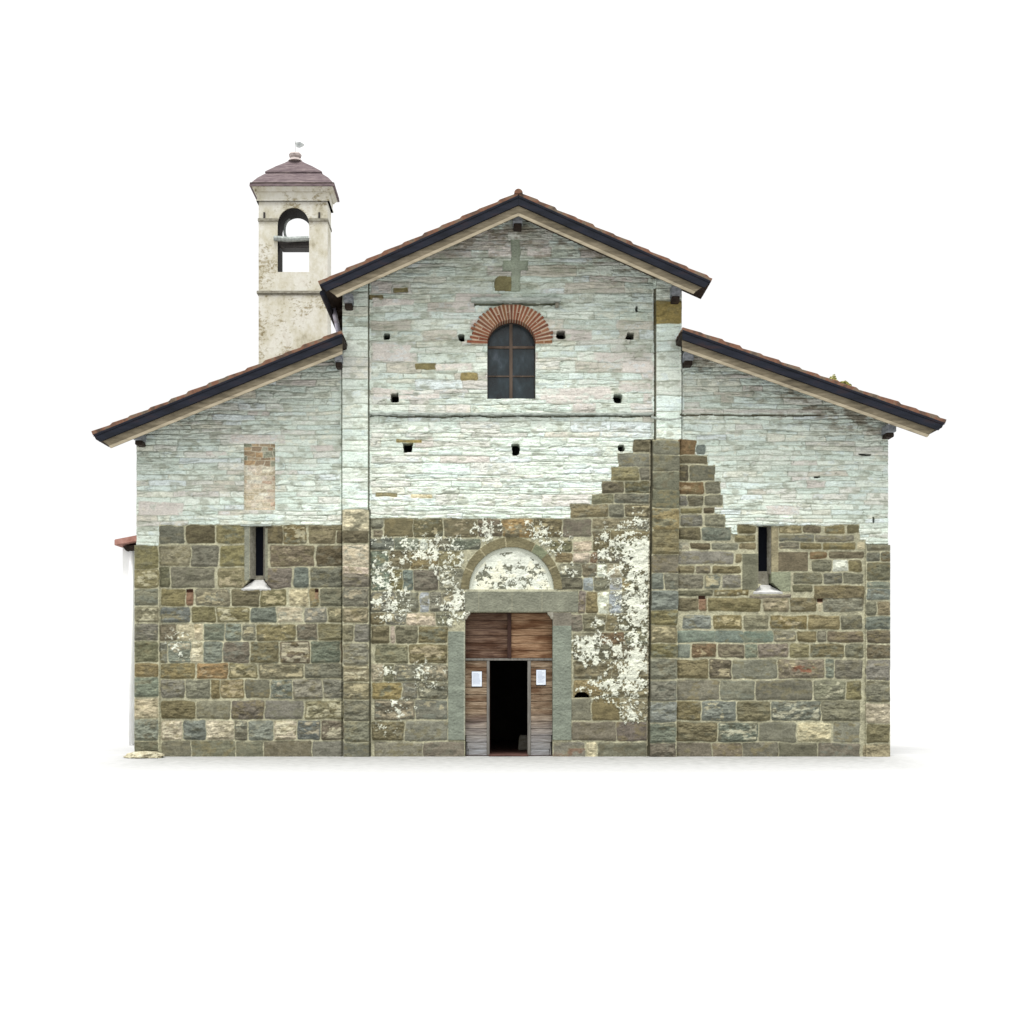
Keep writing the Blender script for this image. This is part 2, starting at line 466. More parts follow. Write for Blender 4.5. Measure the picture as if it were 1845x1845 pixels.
# weathering in blotches high in the gable, also painted to deepen the eave shade
weather_shade = sstep(0.1, 1.6, fbm(CHH, CW, 22, 50, 4)) * sstep(760, 480, YY)
col += (col * np.array((0.80, 0.80, 0.76), np.float32) - col) * (0.55 * weather_shade)[..., None]
# pilasters: bigger blocks
for (px0, px1, py0, py1) in ((618, 664, 500, 920), (1180, 1228, 500, 795)):
    y = py0
    while y < py1:
        h = R.uniform(17, 30); h2 = min(y + h, py1)
        wstone(px0 - 4, y + .6, px1 + 4, h2 - .6, None, 0.99 + .02 * R.random())
        q = y + h * R.uniform(.3, .7)
        w = win(px0, q, px1, q + 1, 1); a = np.exp(-((YY[w] - q - WY[w]) ** 2) / 0.8) * 0.4
        mixc(w, (150, 156, 148), a); hgt[w] -= 0.008 * a
        y += h
stone(1178, 545, 1230, 585, 'y', 0.5)
# named single stones in the white wall
for a in ((748, 656, 786, 667, 'o'), (830, 672, 860, 686, 'y'), (665, 532, 690, 540, 'd'), (709, 519, 735, 526, 'o'), (714, 792, 760, 798, 'y'), (741, 890, 779, 897, 'c'), (676, 888, 716, 894, 'e')):
    stone(*a[:4], a[4], 0.3)
for a in ((672, 700, 745, 708), (672, 709, 790, 719), (786, 655, 850, 668), (672, 620, 740, 650), (880, 446, 921, 462), (950, 448, 992, 462), (1070, 636, 1122, 650), (972, 700, 1100, 722), (1120, 652, 1178, 672), (984, 715, 1060, 728), (416, 783, 512, 799), (372, 812, 408, 819), (250, 905, 330, 928), (560, 800, 600, 812), (1380, 912, 1442, 926), (672, 540, 745, 552), (1115, 690, 1172, 708)):
    wstone(*a, base=(213, 202, 196))

# ---- string course over the middle, crease over the right aisle
def hband(x0, x1, y, h, dh, c, a):
    w = win(x0, y, x1, y + h)
    m = ((XX[w] >= x0) & (XX[w] < x1) & (np.abs(YY[w] - y - h / 2 - WY[w] * 0.8) < h / 2)).astype(np.float32)
    mixc(w, c, m * a); hgt[w] += m * dh
w = win(664, 330, 1182, 746, 0); hgt[w] += 0.018 * sstep(746.5, 745, YY[w] + WY[w] * .4)
w = win(1224, 560, 1490, 747, 0); hgt[w] += 0.022 * sstep(747.5, 746, YY[w] + WY[w] * 1.4) * sstep(1490, 1440, XX[w])
hband(1224, 1480, 747, 3.0, -0.045, (100, 94, 78), 0.85)
for cx, cy, rx, ry, s_ in ((1500, 742, 80, 20, .9), (1445, 718, 45, 20, .7), (1560, 765, 45, 16, .8), (1270, 650, 40, 18, .6), (934, 415, 60, 16, .8), (860, 440, 70, 20, .5), (1040, 450, 80, 24, .5), (330, 760, 60, 18, .5), (1120, 490, 60, 18, .5)):  # brown stains; the patches near the apex paint in eave shade
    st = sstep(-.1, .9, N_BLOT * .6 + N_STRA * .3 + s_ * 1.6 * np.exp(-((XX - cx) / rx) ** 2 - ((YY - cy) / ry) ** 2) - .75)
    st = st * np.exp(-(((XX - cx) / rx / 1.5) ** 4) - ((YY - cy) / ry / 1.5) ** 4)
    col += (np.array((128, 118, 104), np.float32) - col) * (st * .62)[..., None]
hband(1228, 1480, 738, 7, 0.0, (206, 194, 188), 0.5)

# dark-coloured grooves painting in the shade under the ledges and beside the pilasters
hband(667, 1174, 748.6, 3.2, -0.045, (96, 94, 78), 0.8)
hband(855, 1006, 546, 4.5, -0.04, (88, 88, 72), 0.85); hband(849, 1010, 537.4, 2.2, -0.02, (110, 112, 98), 0.7)
# ---- mortar cross and its brown block
def rectm(x0, y0, x1, y1, j=0.5):
    return ((XX + WX * j >= x0) & (XX + WX * j < x1) & (YY + WY * j >= y0) & (YY + WY * j < y1))
cross = rectm(921, 432, 937, 526) | rectm(906, 469, 951, 488)
cm = cross.astype(np.float32)
col += (np.array((152, 158, 142), np.float32) * (1 + 0.03 * N_BLOT + 0.02 * N_FINE)[..., None] - col) * (cm * 0.95)[..., None]
hgt[cross] = -0.016 + 0.002 * N_FINE[cross]
blk = rectm(891, 497, 921, 525) & ~((XX < 905) & ((XX - 905) ** 2 + (YY - 511) ** 2 > 14.5 ** 2) & (YY < 511))
col[blk] = np.array((126, 118, 86), np.float32) * (1 + 0.05 * N_BLOT[blk] + .03 * N_FINE[blk])[..., None]
hgt[blk] = -0.006 + 0.002 * N_ROCK[blk]

# ---- blocked-up window, left aisle
bw = (XX >= 440) & (XX < 496) & (YY >= 800) & (YY < 919)
col[bw] = (216, 206, 188); hgt[bw] = -0.055
y = 800
while y < 919:
    h = R.uniform(5, 10); x = 439 - R.uniform(0, 8)
    while x < 496:
        l = R.uniform(8, 22)
        if y < 838: c = R.choice([(150, 126, 98), (128, 104, 80), (176, 146, 112), (140, 142, 124)])
        else: c = R.choice([(208, 192, 172), (196, 170, 150), (222, 212, 192), (190, 176, 152), (218, 204, 190), (226, 220, 206)])
        a, b = max(x, 439), min(x + l, 497)
        if b > a + 3:
            w = win(a, y, b, y + h)
            xx = XX[w] + WX[w] * 1.6; yy = YY[w] + WY[w] * 1.6
            d = np.minimum(np.minimum(xx - a, b - xx), np.minimum(yy - y, y + h - yy))
            al = np.clip(d, 0, 1) * bw[w]
            k = np.array(c, np.float32) * (1 + 0.07 * N_FINE[w] + .04 * N_STRA[w])[..., None]
            col[w] += (k - col[w]) * (al * R.uniform(.6, 1))[..., None]
            hgt[w] += al * (0.012 * sstep(0, 3, d) + 0.006 * N_ROCK[w])
        x += l
    y += h

# ---- sandstone zones
steps_l = [(792, 817, 1141), (817, 841, 1113), (841, 866, 1101), (866, 889, 1085), (889, 908, 1066), (908, 934, 1027)]
steps_r = [(792, 820, 1254), (820, 837, 1276), (837, 868, 1288), (868, 892, 1299), (892, 914, 1303), (914, 927, 1289), (927, 950, 1307), (950, 975, 1318)]
sand = np.zeros((CHH, CW), bool)
jx, jy = XX + WX * 0.7, YY + WY * 0.7
sand |= (jy > 946) & (jx > 287) & (XX < 620)
sand |= (jy > 983) & (XX < 620)
sand |= (jy > 934) & (XX >= 620) & (XX < 1180)
for y0, y1, x in steps_l: sand |= (jy >= y0) & (jy < y1 + 1) & (jx >= x) & (XX < 1200)
for y0, y1, x in steps_r: sand |= (jy >= y0) & (jy < y1 + 1) & (jx < x) & (XX >= 1200)
sand |= (jy > 946) & (jx > 1328) & (jx < 1549) | (jy > 962) & (jx > 1316) & (jx < 1539) | (jy > 974) & (XX > 1200) & (jx < 1560)
sand |= (jy > 981) & (XX >= 1558)
sand |= (YY > 919) & (XX >= 618) & (XX < 666)
sand |= (YY > 793) & (XX >= 1168) & (XX < 1228)
mort = np.array((182, 176, 150), np.float32) * (1 + 0.05 * N_BLOT + 0.05 * N_FINE)[..., None]
col[sand] = mort[sand]; hgt[sand] = -0.003 + 0.0015 * N_FINE[sand]

LEFT = """
948 979: 288 332 g; 336 387 d; 391 441 o; 479 509 d; 511 551 ym; 556 604 o
948 956: 592 618 o
957 979: 607 618 d
983 1020: 289 342 e; 345 393 k; 397 444 o; 487 566 d; 571 618 d
1023 1059: 288 306 k; 309 387 g; 394 441 om; 479 525 v; 530 555 b; 559 618 g
1062 1092: 291 334 o; 337 348 r; 352 414 em; 418 467 d; 470 515 om; 521 555 cm; 558 574 y; 577 618 k
1095 1121: 289 342 b; 346 388 o; 391 449 om; 452 497 b; 500 545 cm; 549 589 gm; 592 618 em
1125 1154: 289 318 d; 320 348 c; 350 365 cm; 368 403 b; 406 435 b; 438 460 gm; 463 532 o; 535 571 v; 574 618 o
1157 1194: 289 301 g; 304 343 bm; 345 364 cm; 367 400 b; 403 448 v; 452 502 o; 506 558 dm; 561 612 b; 614 618 d
1196 1222: 290 351 y; 355 410 n; 413 463 om; 467 546 em; 549 618 g
1225 1258: 290 332 g; 335 377 g; 380 396 y; 398 439 ym; 442 485 gs; 488 526 bm; 529 580 g; 583 620 g
1263 1295: 291 351 o; 354 415 gs; 418 475 v; 478 546 gs; 550 620 em
1299 1333: 291 328 cm; 331 370 b; 372 422 c; 424 445 gm; 448 492 b; 495 533 cm; 536 577 bm; 580 620 vm
1336 1368: 292 343 gs; 346 423 gs; 426 474 gs; 477 561 es; 564 620 gs
"""
LCORNER = """
984 1025: 243 286 o
1027 1059: 243 286 om
1062 1091: 243 286 g
1095 1121: 243 286 em
1125 1154: 243 286 g
1157 1193: 243 286 k
1196 1218: 243 286 y
1220 1255: 243 286 b
1259 1294: 243 286 cm
1297 1333: 243 286 b
1336 1366: 243 286 g
"""
LPIL = """
921 956: 619 665 c
957 979: 619 665 d
983 1019: 619 665 cm
1022 1059: 619 665 p
1035 1059: 619 665 v
1061 1093: 619 665 gm
1096 1122: 619 665 em
1126 1157: 619 637 e; 640 665 g
1161 1197: 620 665 g
1199 1228: 620 665 em
1231 1260: 620 666 em
1263 1298: 621 667 g
1301 1336: 621 667 g
1339 1372: 621 667 gs
"""
MID = """
936 952: 669 689 g
955 966: 673 689 e
936 967: 692 743 ds; 745 797 ds; 800 860 ds; 862 903 d; 905 959 n; 961 1012 dm; 1015 1065 vs
935 952: 1068 1146 e; 1148 1172 g
970 991: 668 709 b; 711 754 b; 757 771 w; 773 811 g; 813 866 b
956 974: 1068 1098 d; 1100 1172 o
994 1024: 668 698 t; 701 738 o; 740 788 y; 790 830 o
975 993: 991 1031 k; 1034 1065 p; 1068 1100 d; 1103 1172 k
996 1014: 1000 1031 y; 1033 1062 p; 1064 1076 r; 1078 1172 k
1027 1063: 669 701 tm; 703 725 o; 727 744 t; 746 790 v; 793 835 gm
1017 1039: 1010 1047 gm; 1049 1075 d; 1077 1092 w; 1095 1120 cm; 1122 1172 k
1067 1102: 669 712 gm; 715 754 g; 757 773 l; 775 795 g; 797 836 gm
1041 1063: 1003 1048 k; 1050 1069 l; 1071 1096 k; 1098 1119 l; 1121 1135 y; 1137 1172 k
1066 1104: 1043 1055 v; 1057 1076 y; 1078 1096 w; 1098 1119 l; 1121 1172 k
1105 1126: 669 692 o; 694 731 gm; 733 784 p; 786 812 k
1107 1136: 1029 1049 v; 1051 1091 k; 1093 1114 o; 1116 1172 k
1129 1159: 669 701 d; 704 711 p; 713 752 k; 755 806 o
1140 1160: 1033 1080 k; 1082 1125 r; 1127 1172 k
1162 1194: 677 735 k; 738 806 om
1163 1188: 1033 1100 k; 1102 1172 d
1197 1227: 670 691 c; 693 709 k; 711 759 km; 762 806 gm
1191 1222: 1033 1100 o; 1102 1172 o
1230 1259: 671 722 y; 725 751 g; 753 806 gm
1225 1256: 1034 1085 y; 1087 1172 o
1262 1296: 675 746 em; 749 806 gs
1259 1297: 1030 1065 gs; 1068 1117 ys; 1120 1167 e
1300 1334: 671 727 o; 730 806 gs
1301 1334: 1031 1110 vs; 1112 1167 vs
1338 1368: 675 761 gs; 763 837 vs; 997 1053 gs; 1057 1074 c; 1078 1166 gs
"""
STEPL = """
792 814: 1141 1174 d
818 840: 1114 1174 gs
842 865: 1102 1151 o; 1153 1174 k
868 888: 1086 1123 d; 1126 1173 d
891 907: 1067 1107 k; 1109 1172 k
910 932: 1028 1097 o; 1099 1124 g; 1127 1172 dm
"""
STEPR = """
792 819: 1222 1253 n
803 818: 1256 1271 b
822 835: 1222 1275 d
839 866: 1222 1240 d; 1243 1287 gs
869 889: 1222 1267 n; 1271 1298 g
893 911: 1222 1238 g; 1240 1267 k; 1270 1302 k
916 925: 1226 1265 o; 1269 1288 d
929 948: 1226 1266 g; 1271 1306 g
951 972: 1222 1262 d; 1265 1316 b
948 960: 1330 1362 d; 1404 1445 om; 1448 1479 d; 1487 1521 y; 1526 1548 d
964 975: 1324 1361 o; 1404 1467 g; 1470 1537 g
978 989: 1223 1242 c; 1245 1279 d; 1283 1330 g; 1333 1361 o; 1404 1440 k; 1443 1480 o; 1484 1541 y; 1545 1557 c
993 1016: 1221 1321 gs
997 1013: 1325 1335 o
994 1006: 1459 1490 n; 1494 1556 d
1009 1029: 1463 1498 g; 1501 1527 w; 1529 1552 o
1020 1033: 1221 1251 o; 1255 1279 v; 1284 1334 o
1036 1060: 1221 1265 k; 1269 1296 bm; 1301 1334 g
1033 1052: 1429 1480 g; 1484 1517 g; 1520 1554 g
1055 1067: 1428 1463 k
1056 1081: 1467 1556 d
1064 1073: 1221 1284 k; 1288 1349 y
1072 1077: 1352 1425 v
1078 1101: 1221 1257 d; 1259 1272 r; 1275 1370 o; 1375 1420 em; 1423 1471 o; 1474 1480 c; 1483 1555 g
1109 1133: 1231 1280 b; 1285 1337 ym; 1341 1385 k; 1389 1453 y; 1456 1513 o; 1516 1554 g
1137 1157: 1219 1288 ts; 1289 1340 ts; 1341 1393 ts; 1395 1434 gm; 1437 1470 yk; 1472 1488 k; 1491 1554 d
1161 1184: 1219 1243 bs; 1247 1291 r; 1295 1341 v; 1343 1364 b; 1366 1421 v; 1424 1458 o; 1461 1521 d; 1524 1554 g
1189 1222: 1219 1275 o; 1278 1317 dm; 1320 1400 gs; 1403 1485 e; 1488 1502 b; 1505 1553 g
1226 1261: 1219 1295 gs; 1298 1359 gs; 1362 1462 gs; 1466 1523 g; 1526 1551 o
1264 1298: 1218 1262 y; 1265 1325 b; 1328 1387 o; 1390 1478 bm; 1481 1550 k
1302 1336: 1218 1291 o; 1294 1365 bm; 1368 1434 gs; 1437 1497 cm; 1502 1548 gs
1339 1372: 1219 1281 vs; 1284 1337 vs; 1339 1402 gs; 1404 1472 gs; 1475 1549 vs
"""
RCORNER = """
982 992: 1560 1603 g
996 1012: 1560 1584 g; 1586 1603 d
1015 1047: 1560 1603 k
1050 1059: 1560 1603 b
1061 1081: 1560 1603 b
1085 1108: 1560 1577 g; 1580 1603 o
1111 1134: 1560 1603 b
1137 1158: 1560 1603 d
1162 1187: 1560 1603 d
1190 1225: 1560 1602 g
1228 1264: 1560 1602 g
1268 1301: 1560 1602 c
1304 1339: 1560 1602 o
1342 1374: 1556 1603 e
"""
RPIL = """
796 820: 1175 1223 gs
822 850: 1175 1223 gs
852 883: 1175 1223 ks
884 916: 1175 1223 ks
918 956: 1174 1222 y
957 999: 1174 1222 o
1001 1033: 1173 1221 vs
1035 1062: 1173 1193 b; 1196 1221 g
1065 1099: 1172 1220 b
1101 1126: 1172 1220 o
1128 1158: 1172 1219 em
1161 1184: 1171 1219 o
1187 1223: 1170 1218 g
1227 1262: 1170 1217 g
1265 1301: 1169 1217 b
1304 1338: 1169 1216 b
1340 1372: 1169 1216 v
"""
for t in (LEFT, LCORNER, LPIL, MID, STEPL, STEPR, RCORNER, RPIL): rows(t)
# a red-stained block and plugged scaffold sockets
w = win(1424, 1196, 1470, 1216)
a = sstep(0.1, 0.8, rolled(N_BLOT2, w, R) + 0.6) * (1 - np.clip(((XX[w] - 1448) / 24) ** 2 + ((YY[w] - 1206) / 9) ** 2, 0, 1))
mixc(w, (140, 84, 60), np.clip(a * 1.6, 0, 0.8))
for (x, y, hh_, ww) in ((342, 1062, 26, 11), (1265, 1074, 24, 11), (571, 1062, 18, 5), (1478, 1079, 8, 10), (1440, 1200, 0, 0)):
    if hh_:
        w = win(x - ww / 2, y, x + ww / 2, y + hh_, 0); col[w] = col[w] * 0.4 + np.array((150, 110, 88)) * 0.6
        w = win(x - ww / 2, y, x + ww / 2, y + 6, 0); col[w] = (78, 48, 36); hgt[w] = -0.03

# ---- flaking plaster on the middle bay
pl = np.zeros((CHH, CW), np.float32)
for cx, cy, rx, ry, s in ((700, 980, 34, 14, .42), (745, 992, 60, 26, .5), (800, 1000, 45, 34, .58), (690, 1045, 30, 34, .55), (700, 1085, 32, 34, .72), (818, 1045, 26, 30, .55),
        (818, 1085, 28, 36, .78), (812, 1118, 18, 18, .7), (865, 965, 26, 18, .62), (880, 945, 34, 14, .4), (965, 955, 26, 18, .55), (1000, 980, 34, 18, .5),
        (1150, 1008, 34, 62, .98), (1112, 1000, 34, 50, .62), (1145, 1088, 32, 46, .95), (1092, 970, 14, 12, .6), (1062, 1166, 28, 26, .98), (1095, 1168, 32, 20, .5),
        (1143, 1195, 32, 66, 1.0), (1104, 1236, 34, 22, .85), (1140, 1285, 22, 22, .55), (1030, 1026, 22, 14, .5), (1080, 1122, 12, 10, .5), (1072, 1192, 16, 8, .6),
        (700, 1210, 20, 20, .35), (770, 1215, 40, 30, .3), (718, 1275, 34, 18, .4), (700, 1310, 30, 20, .25), (1050, 1245, 20, 12, .35), (325, 1160, 26, 26, .4)):
    pl = np.maximum(pl, s * np.exp(-((XX - cx) / rx) ** 2 * .9 - ((YY - cy) / ry) ** 2 * .9))
pa = sstep(-0.05, 0.08, pl * np.where(XX < 900, 0.84, 0.985) - rank01(N_PLAS) * 0.92 - 0.06) * sand * (XX < 1171) * ((XX > 667) | (XX < 600))
pcol = np.array((230, 231, 222), np.float32) * (1 + 0.03 * N_BLOT2 + 0.03 * N_FINE)[..., None]
col += (pcol - col) * (pa * 0.92)[..., None]
hgt += (0.032 + 0.005 * N_BLOT2 + 0.0035 * N_FINE - hgt) * pa * 0.8
# red smear at the foot, right of the door
w = win(1000, 1352, 1052, 1364); mixc(w, (140, 88, 66), np.full(XX[w].shape, .5) * sstep(-.5, .8, N_BLOT[w]))

# ---- portal: lintel, jambs, arch, tympanum
def fill(m, c, h, var=0.03, ro=0.002):
    col[m] = np.array(c, np.float32) * (1 + var * N_BLOT[m] + 0.6 * var * N_FINE[m] + .4 * var * N_STRA[m])[..., None]
    hgt[m] = h + ro * N_FINE[m] + ro * N_BLOT[m]
AXC, AYC = 921.5, 1062.0
rr = np.hypot((XX - AXC), (YY - AYC)); up = YY < AYC
lintel = (XX >= 838) & (XX < 1042) & (YY >= 1066) & (YY < 1103)
fill(lintel, (136, 136, 122), 0.008, 0.035)
for x in (862, 922, 976):
    w = win(x, 1067, x + 2, 1102, 0); mixc(w, (156, 152, 132), np.full(XX[w].shape, .6))
jl = (XX >= 808) & (XX < 838) & (YY >= 1138) & (YY < 1334); fill(jl, (138, 145, 135), 0.012)
jr = (XX >= 996) & (XX < 1030) & (YY >= 1128) & (YY < 1334); fill(jr, (136, 143, 133), 0.012)
fill((XX >= 996) & (XX < 1030) & (YY >= 1104) & (YY < 1128), (132, 124, 114), 0.008)
fill((XX >= 836) & (XX < 838) & (YY >= 1138) & (YY < 1334), (170, 172, 160), 0.012)
ring = up & (rr >= 76) & (rr < 95 - 4 * np.abs(XX - AXC) / 95)
fill(ring, (128, 118, 88), 0.010, 0.04)
ang = np.degrees(np.arctan2(AYC - YY, XX - AXC))
for a0 in (28, 62, 97, 128, 155):
    mm = ring & (np.abs(ang - a0) < 0.7); col[mm] = (176, 164, 132)
gm = ring & (ang > 45) & (ang < 62); col[gm] = np.array((134, 140, 112)) * (1 + .04 * N_BLOT[gm])[..., None]
tym = up & (rr < 76)
fill(tym, (228, 230, 224), -0.045, 0.03)
fl = tym & (rr < 68) & (N_PLAS * 0.6 + N_BLOT2 * 0.4 > 0.42 + 0.5 * np.clip((1030 - YY) / 30, 0, 1) + .3 * np.clip((np.abs(XX - AXC) - 45) / 20, 0, 1)); col[fl] = np.array((126, 126, 112)) * (1 + .1 * N_FINE[fl])[..., None]
hgt[fl] -= 0.006
cr_ = tym & ~fl & (N_BLOT > .2) & (YY > 1010); col[cr_] = col[cr_] * .5 + np.array((232, 224, 200)) * .5
wt = up & (rr >= 70) & (rr < 76) & (YY > 985); col[wt] = (206, 208, 200); hgt[wt] = -0.03
# mortar line under the tympanum
fill((XX >= 838) & (XX < 1003) & (YY >= 1062) & (YY < 1066), (190, 186, 164), 0.0)
# lancet surrounds
fill((XX >= 441) & (XX < 450) & (YY >= 947) & (YY < 1046), (146, 146, 134), 0.004)
fill((XX >= 478) & (XX < 483) & (YY >= 952) & (YY < 1046), (140, 138, 122), 0.004)
fill((XX >= 1338) & (XX < 1366) & (YY >= 998) & (YY < 1063), (118, 116, 98), 0.008, .05)
fill((XX >= 1388) & (XX < 1403) & (YY >= 950) & (YY < 1031), (158, 146, 116), 0.002, .05)
fill((XX >= 1388) & (XX < 1425) & (YY >= 1031) & (YY < 1066), (146, 150, 126), 0.004, .05)
fill((XX >= 1403) & (XX < 1456) & (YY >= 995) & (YY < 1029), (116, 104, 84), 0.01, .06)

for xa, xb, ya, yb in ((615.2, 618, 560, 1368), (664, 665.6, 500, 920), (666, 667.4, 920, 1368), (1227, 1229, 560, 793)):
    w = win(xa, ya, xb, yb, 0); m_ = ((XX[w] >= xa) & (XX[w] < xb)).astype(np.float32); mixc(w, (100, 98, 80), m_ * .6); hgt[w] -= .04 * m_  # dark edge strips painted where shade gathers beside the pilasters
xg = np.interp(YY[:, 0], [500, 793, 794, 1000, 1363], [1180, 1180.5, 1175, 1173, 1169])[:, None]
m_ = ((XX >= xg - 2.2) & (XX < xg + 1) & (YY > 520)).astype(np.float32); col += (np.array((92, 86, 68), np.float32) - col) * (m_ * .65)[..., None]; hgt -= .045 * m_  # painted shade along the left edge of the right pilaster
m_ = ((XX >= xg - 5) & (XX < xg - 2.2) & (YY > 800)).astype(np.float32); col += (np.array((176, 164, 140), np.float32) - col) * (m_ * .6)[..., None]
# ------------------------------------------------------------------ labels -> separate meshes
xl = lambda y: np.interp(y, [793, 794, 1000, 1363], [1180.5, 1175, 1173, 1169])
pil_r0 = xl(YY); pil_r1 = pil_r0 + np.interp(YY, [793, 794], [46, 48])
lab[:] = 0
L = dict(nw=1, ns=2, lw=3, ls=4, rw=5, rs=6, pl=7, pr=8, cl=9, cr=10, arch=11, tym=12, lin=13, jl=14, jr=15, bw=16, cross=17)
ins = (XX >= 246) & (XX < 1600)
lab[(XX < 618) & ins & ~sand] = L['lw']; lab[(XX < 618) & ins & sand] = L['ls']
lab[(XX >= 618) & (XX < 1200) & ~sand] = L['nw']; lab[(XX >= 618) & (XX < 1200) & sand] = L['ns']
lab[(XX >= 1200) & ins & ~sand] = L['rw']; lab[(XX >= 1200) & ins & sand] = L['rs']
lab[bw] = L['bw']; lab[cross] = L['cross']
lab[ring] = L['arch']; lab[tym] = L['tym']; lab[lintel] = L['lin']; lab[jl] = L['jl']; lab[jr] = L['jr']
pxl1 = np.where(YY > 921, 666, 664); pxl0 = np.where(YY > 1200, 620, 618)
lab[(XX >= pxl0) & (XX < pxl1)] = L['pl']
lab[(XX >= pil_r0) & (XX < pil_r1)] = L['pr']
lab[(XX >= 243) & (XX < 288) & (YY >= 983)] = L['cl']
lab[(XX >= 1559) & (XX < 1603) & (YY >= 982)] = L['cr']
# roofline
xw = (XX - 922.5) / 100; zw = (1363 - YY) / 100
def under(sl, off):
    s = (CD + YF) / CD
    px = ((xw - CX) / s + CX) * 100 + 922.5
    top = sl.a[1] + sl.k * (px - sl.a[0]) + off
    return CH + ((1363 - top) / 100 - CH) * s
nave_top = np.minimum(under(NL, 8), under(NRt, 8))
lab[(XX >= 600) & (XX < 1230) & (zw > nave_top)] = 0
lab[(XX < 618) & (zw > under(AL, 8))] = 0
lab[(XX >= 1227) & (zw > under(AR, 8))] = 0
# openings
WXC, WYC = 921.5, 620.5
hole = ((XX >= 878) & (XX < 965) & (YY >= 620) & (YY < 719)) | ((np.hypot(XX - WXC, YY - WYC) < 46) & (YY < 620))
hole |= (XX >= 838) & (XX < 996) & (YY >= 1103) & ~((YY < 1108) & ((XX < 846) | (XX >= 988))) & ~((YY < 1114) & ((XX < 841) | (XX >= 993)))
hole |= (XX >= 450) & (XX < 478) & (YY >= 947) & (YY < 1046)
hole |= (YY >= 1042) & (YY < 1061) & (np.abs(XX - 462) < 13 + (YY - 1042) * 0.72)
hole |= (XX >= 1366) & (XX < 1390) & (YY >= 947) & (YY < 1052)
hole |= (YY >= 1050) & (YY < 1067) & (np.abs(XX - 1383) < 10 + (YY - 1050) * 1.0)
hj = XX + WX * 1.1; hk = YY + WY * 1.1
for (x, y, a, b) in ((697, 607, 6, 6), (832, 609, 6.5, 7.5), (1010, 604, 7.5, 7.5), (1134, 606, 8, 7), (711, 717, 8, 9.5), (1112, 718, 8, 9), (735, 807, 8, 9), (928, 809, 8, 10), (1120, 807, 6.5, 6.5),
                     (1558, 820, 11, 2.4), (1472, 859, 5, 2), (1573, 938, 2.2, 5), (1146, 556, 2.6, 6)):
    if y == 807 and x == 735: m = (np.abs(hj - x) < a - (YY - y + 9) * .12 + 1) & (np.abs(hk - y) < b)
    else: m = (np.abs(hj - x) / a) ** 4 + (np.abs(hk - y) / b) ** 4 < 1
    hole |= m & (np.abs(XX - x) < a + 4) & (np.abs(YY - y) < b + 4)
hole |= (np.hypot((XX - 1048) / 14, (YY - 1257) / 11) < 1) & (YY < 1257)
lab[hole] = 0

KALB = 0.80
def s2l_arr(c):
    c = np.clip(c, 2, 250) / 255
    return np.where(c <= 0.04045, c / 12.92, ((c + 0.055) / 1.055) ** 2.4) * KALB
LIN = s2l_arr(col).astype(np.float32)
LIN[~sand] *= 1.27
LIN[~sand] *= np.array((0.965, 1.0, 0.985), np.float32)
_l = LIN[sand].mean(1, keepdims=True); LIN[sand] = (_l + (LIN[sand] - _l) * 0.78) * np.array((0.975, 1.0, 0.915), np.float32) * (1.03 + 0.10 * sstep(165, 215, col[sand].mean(1)))[:, None]

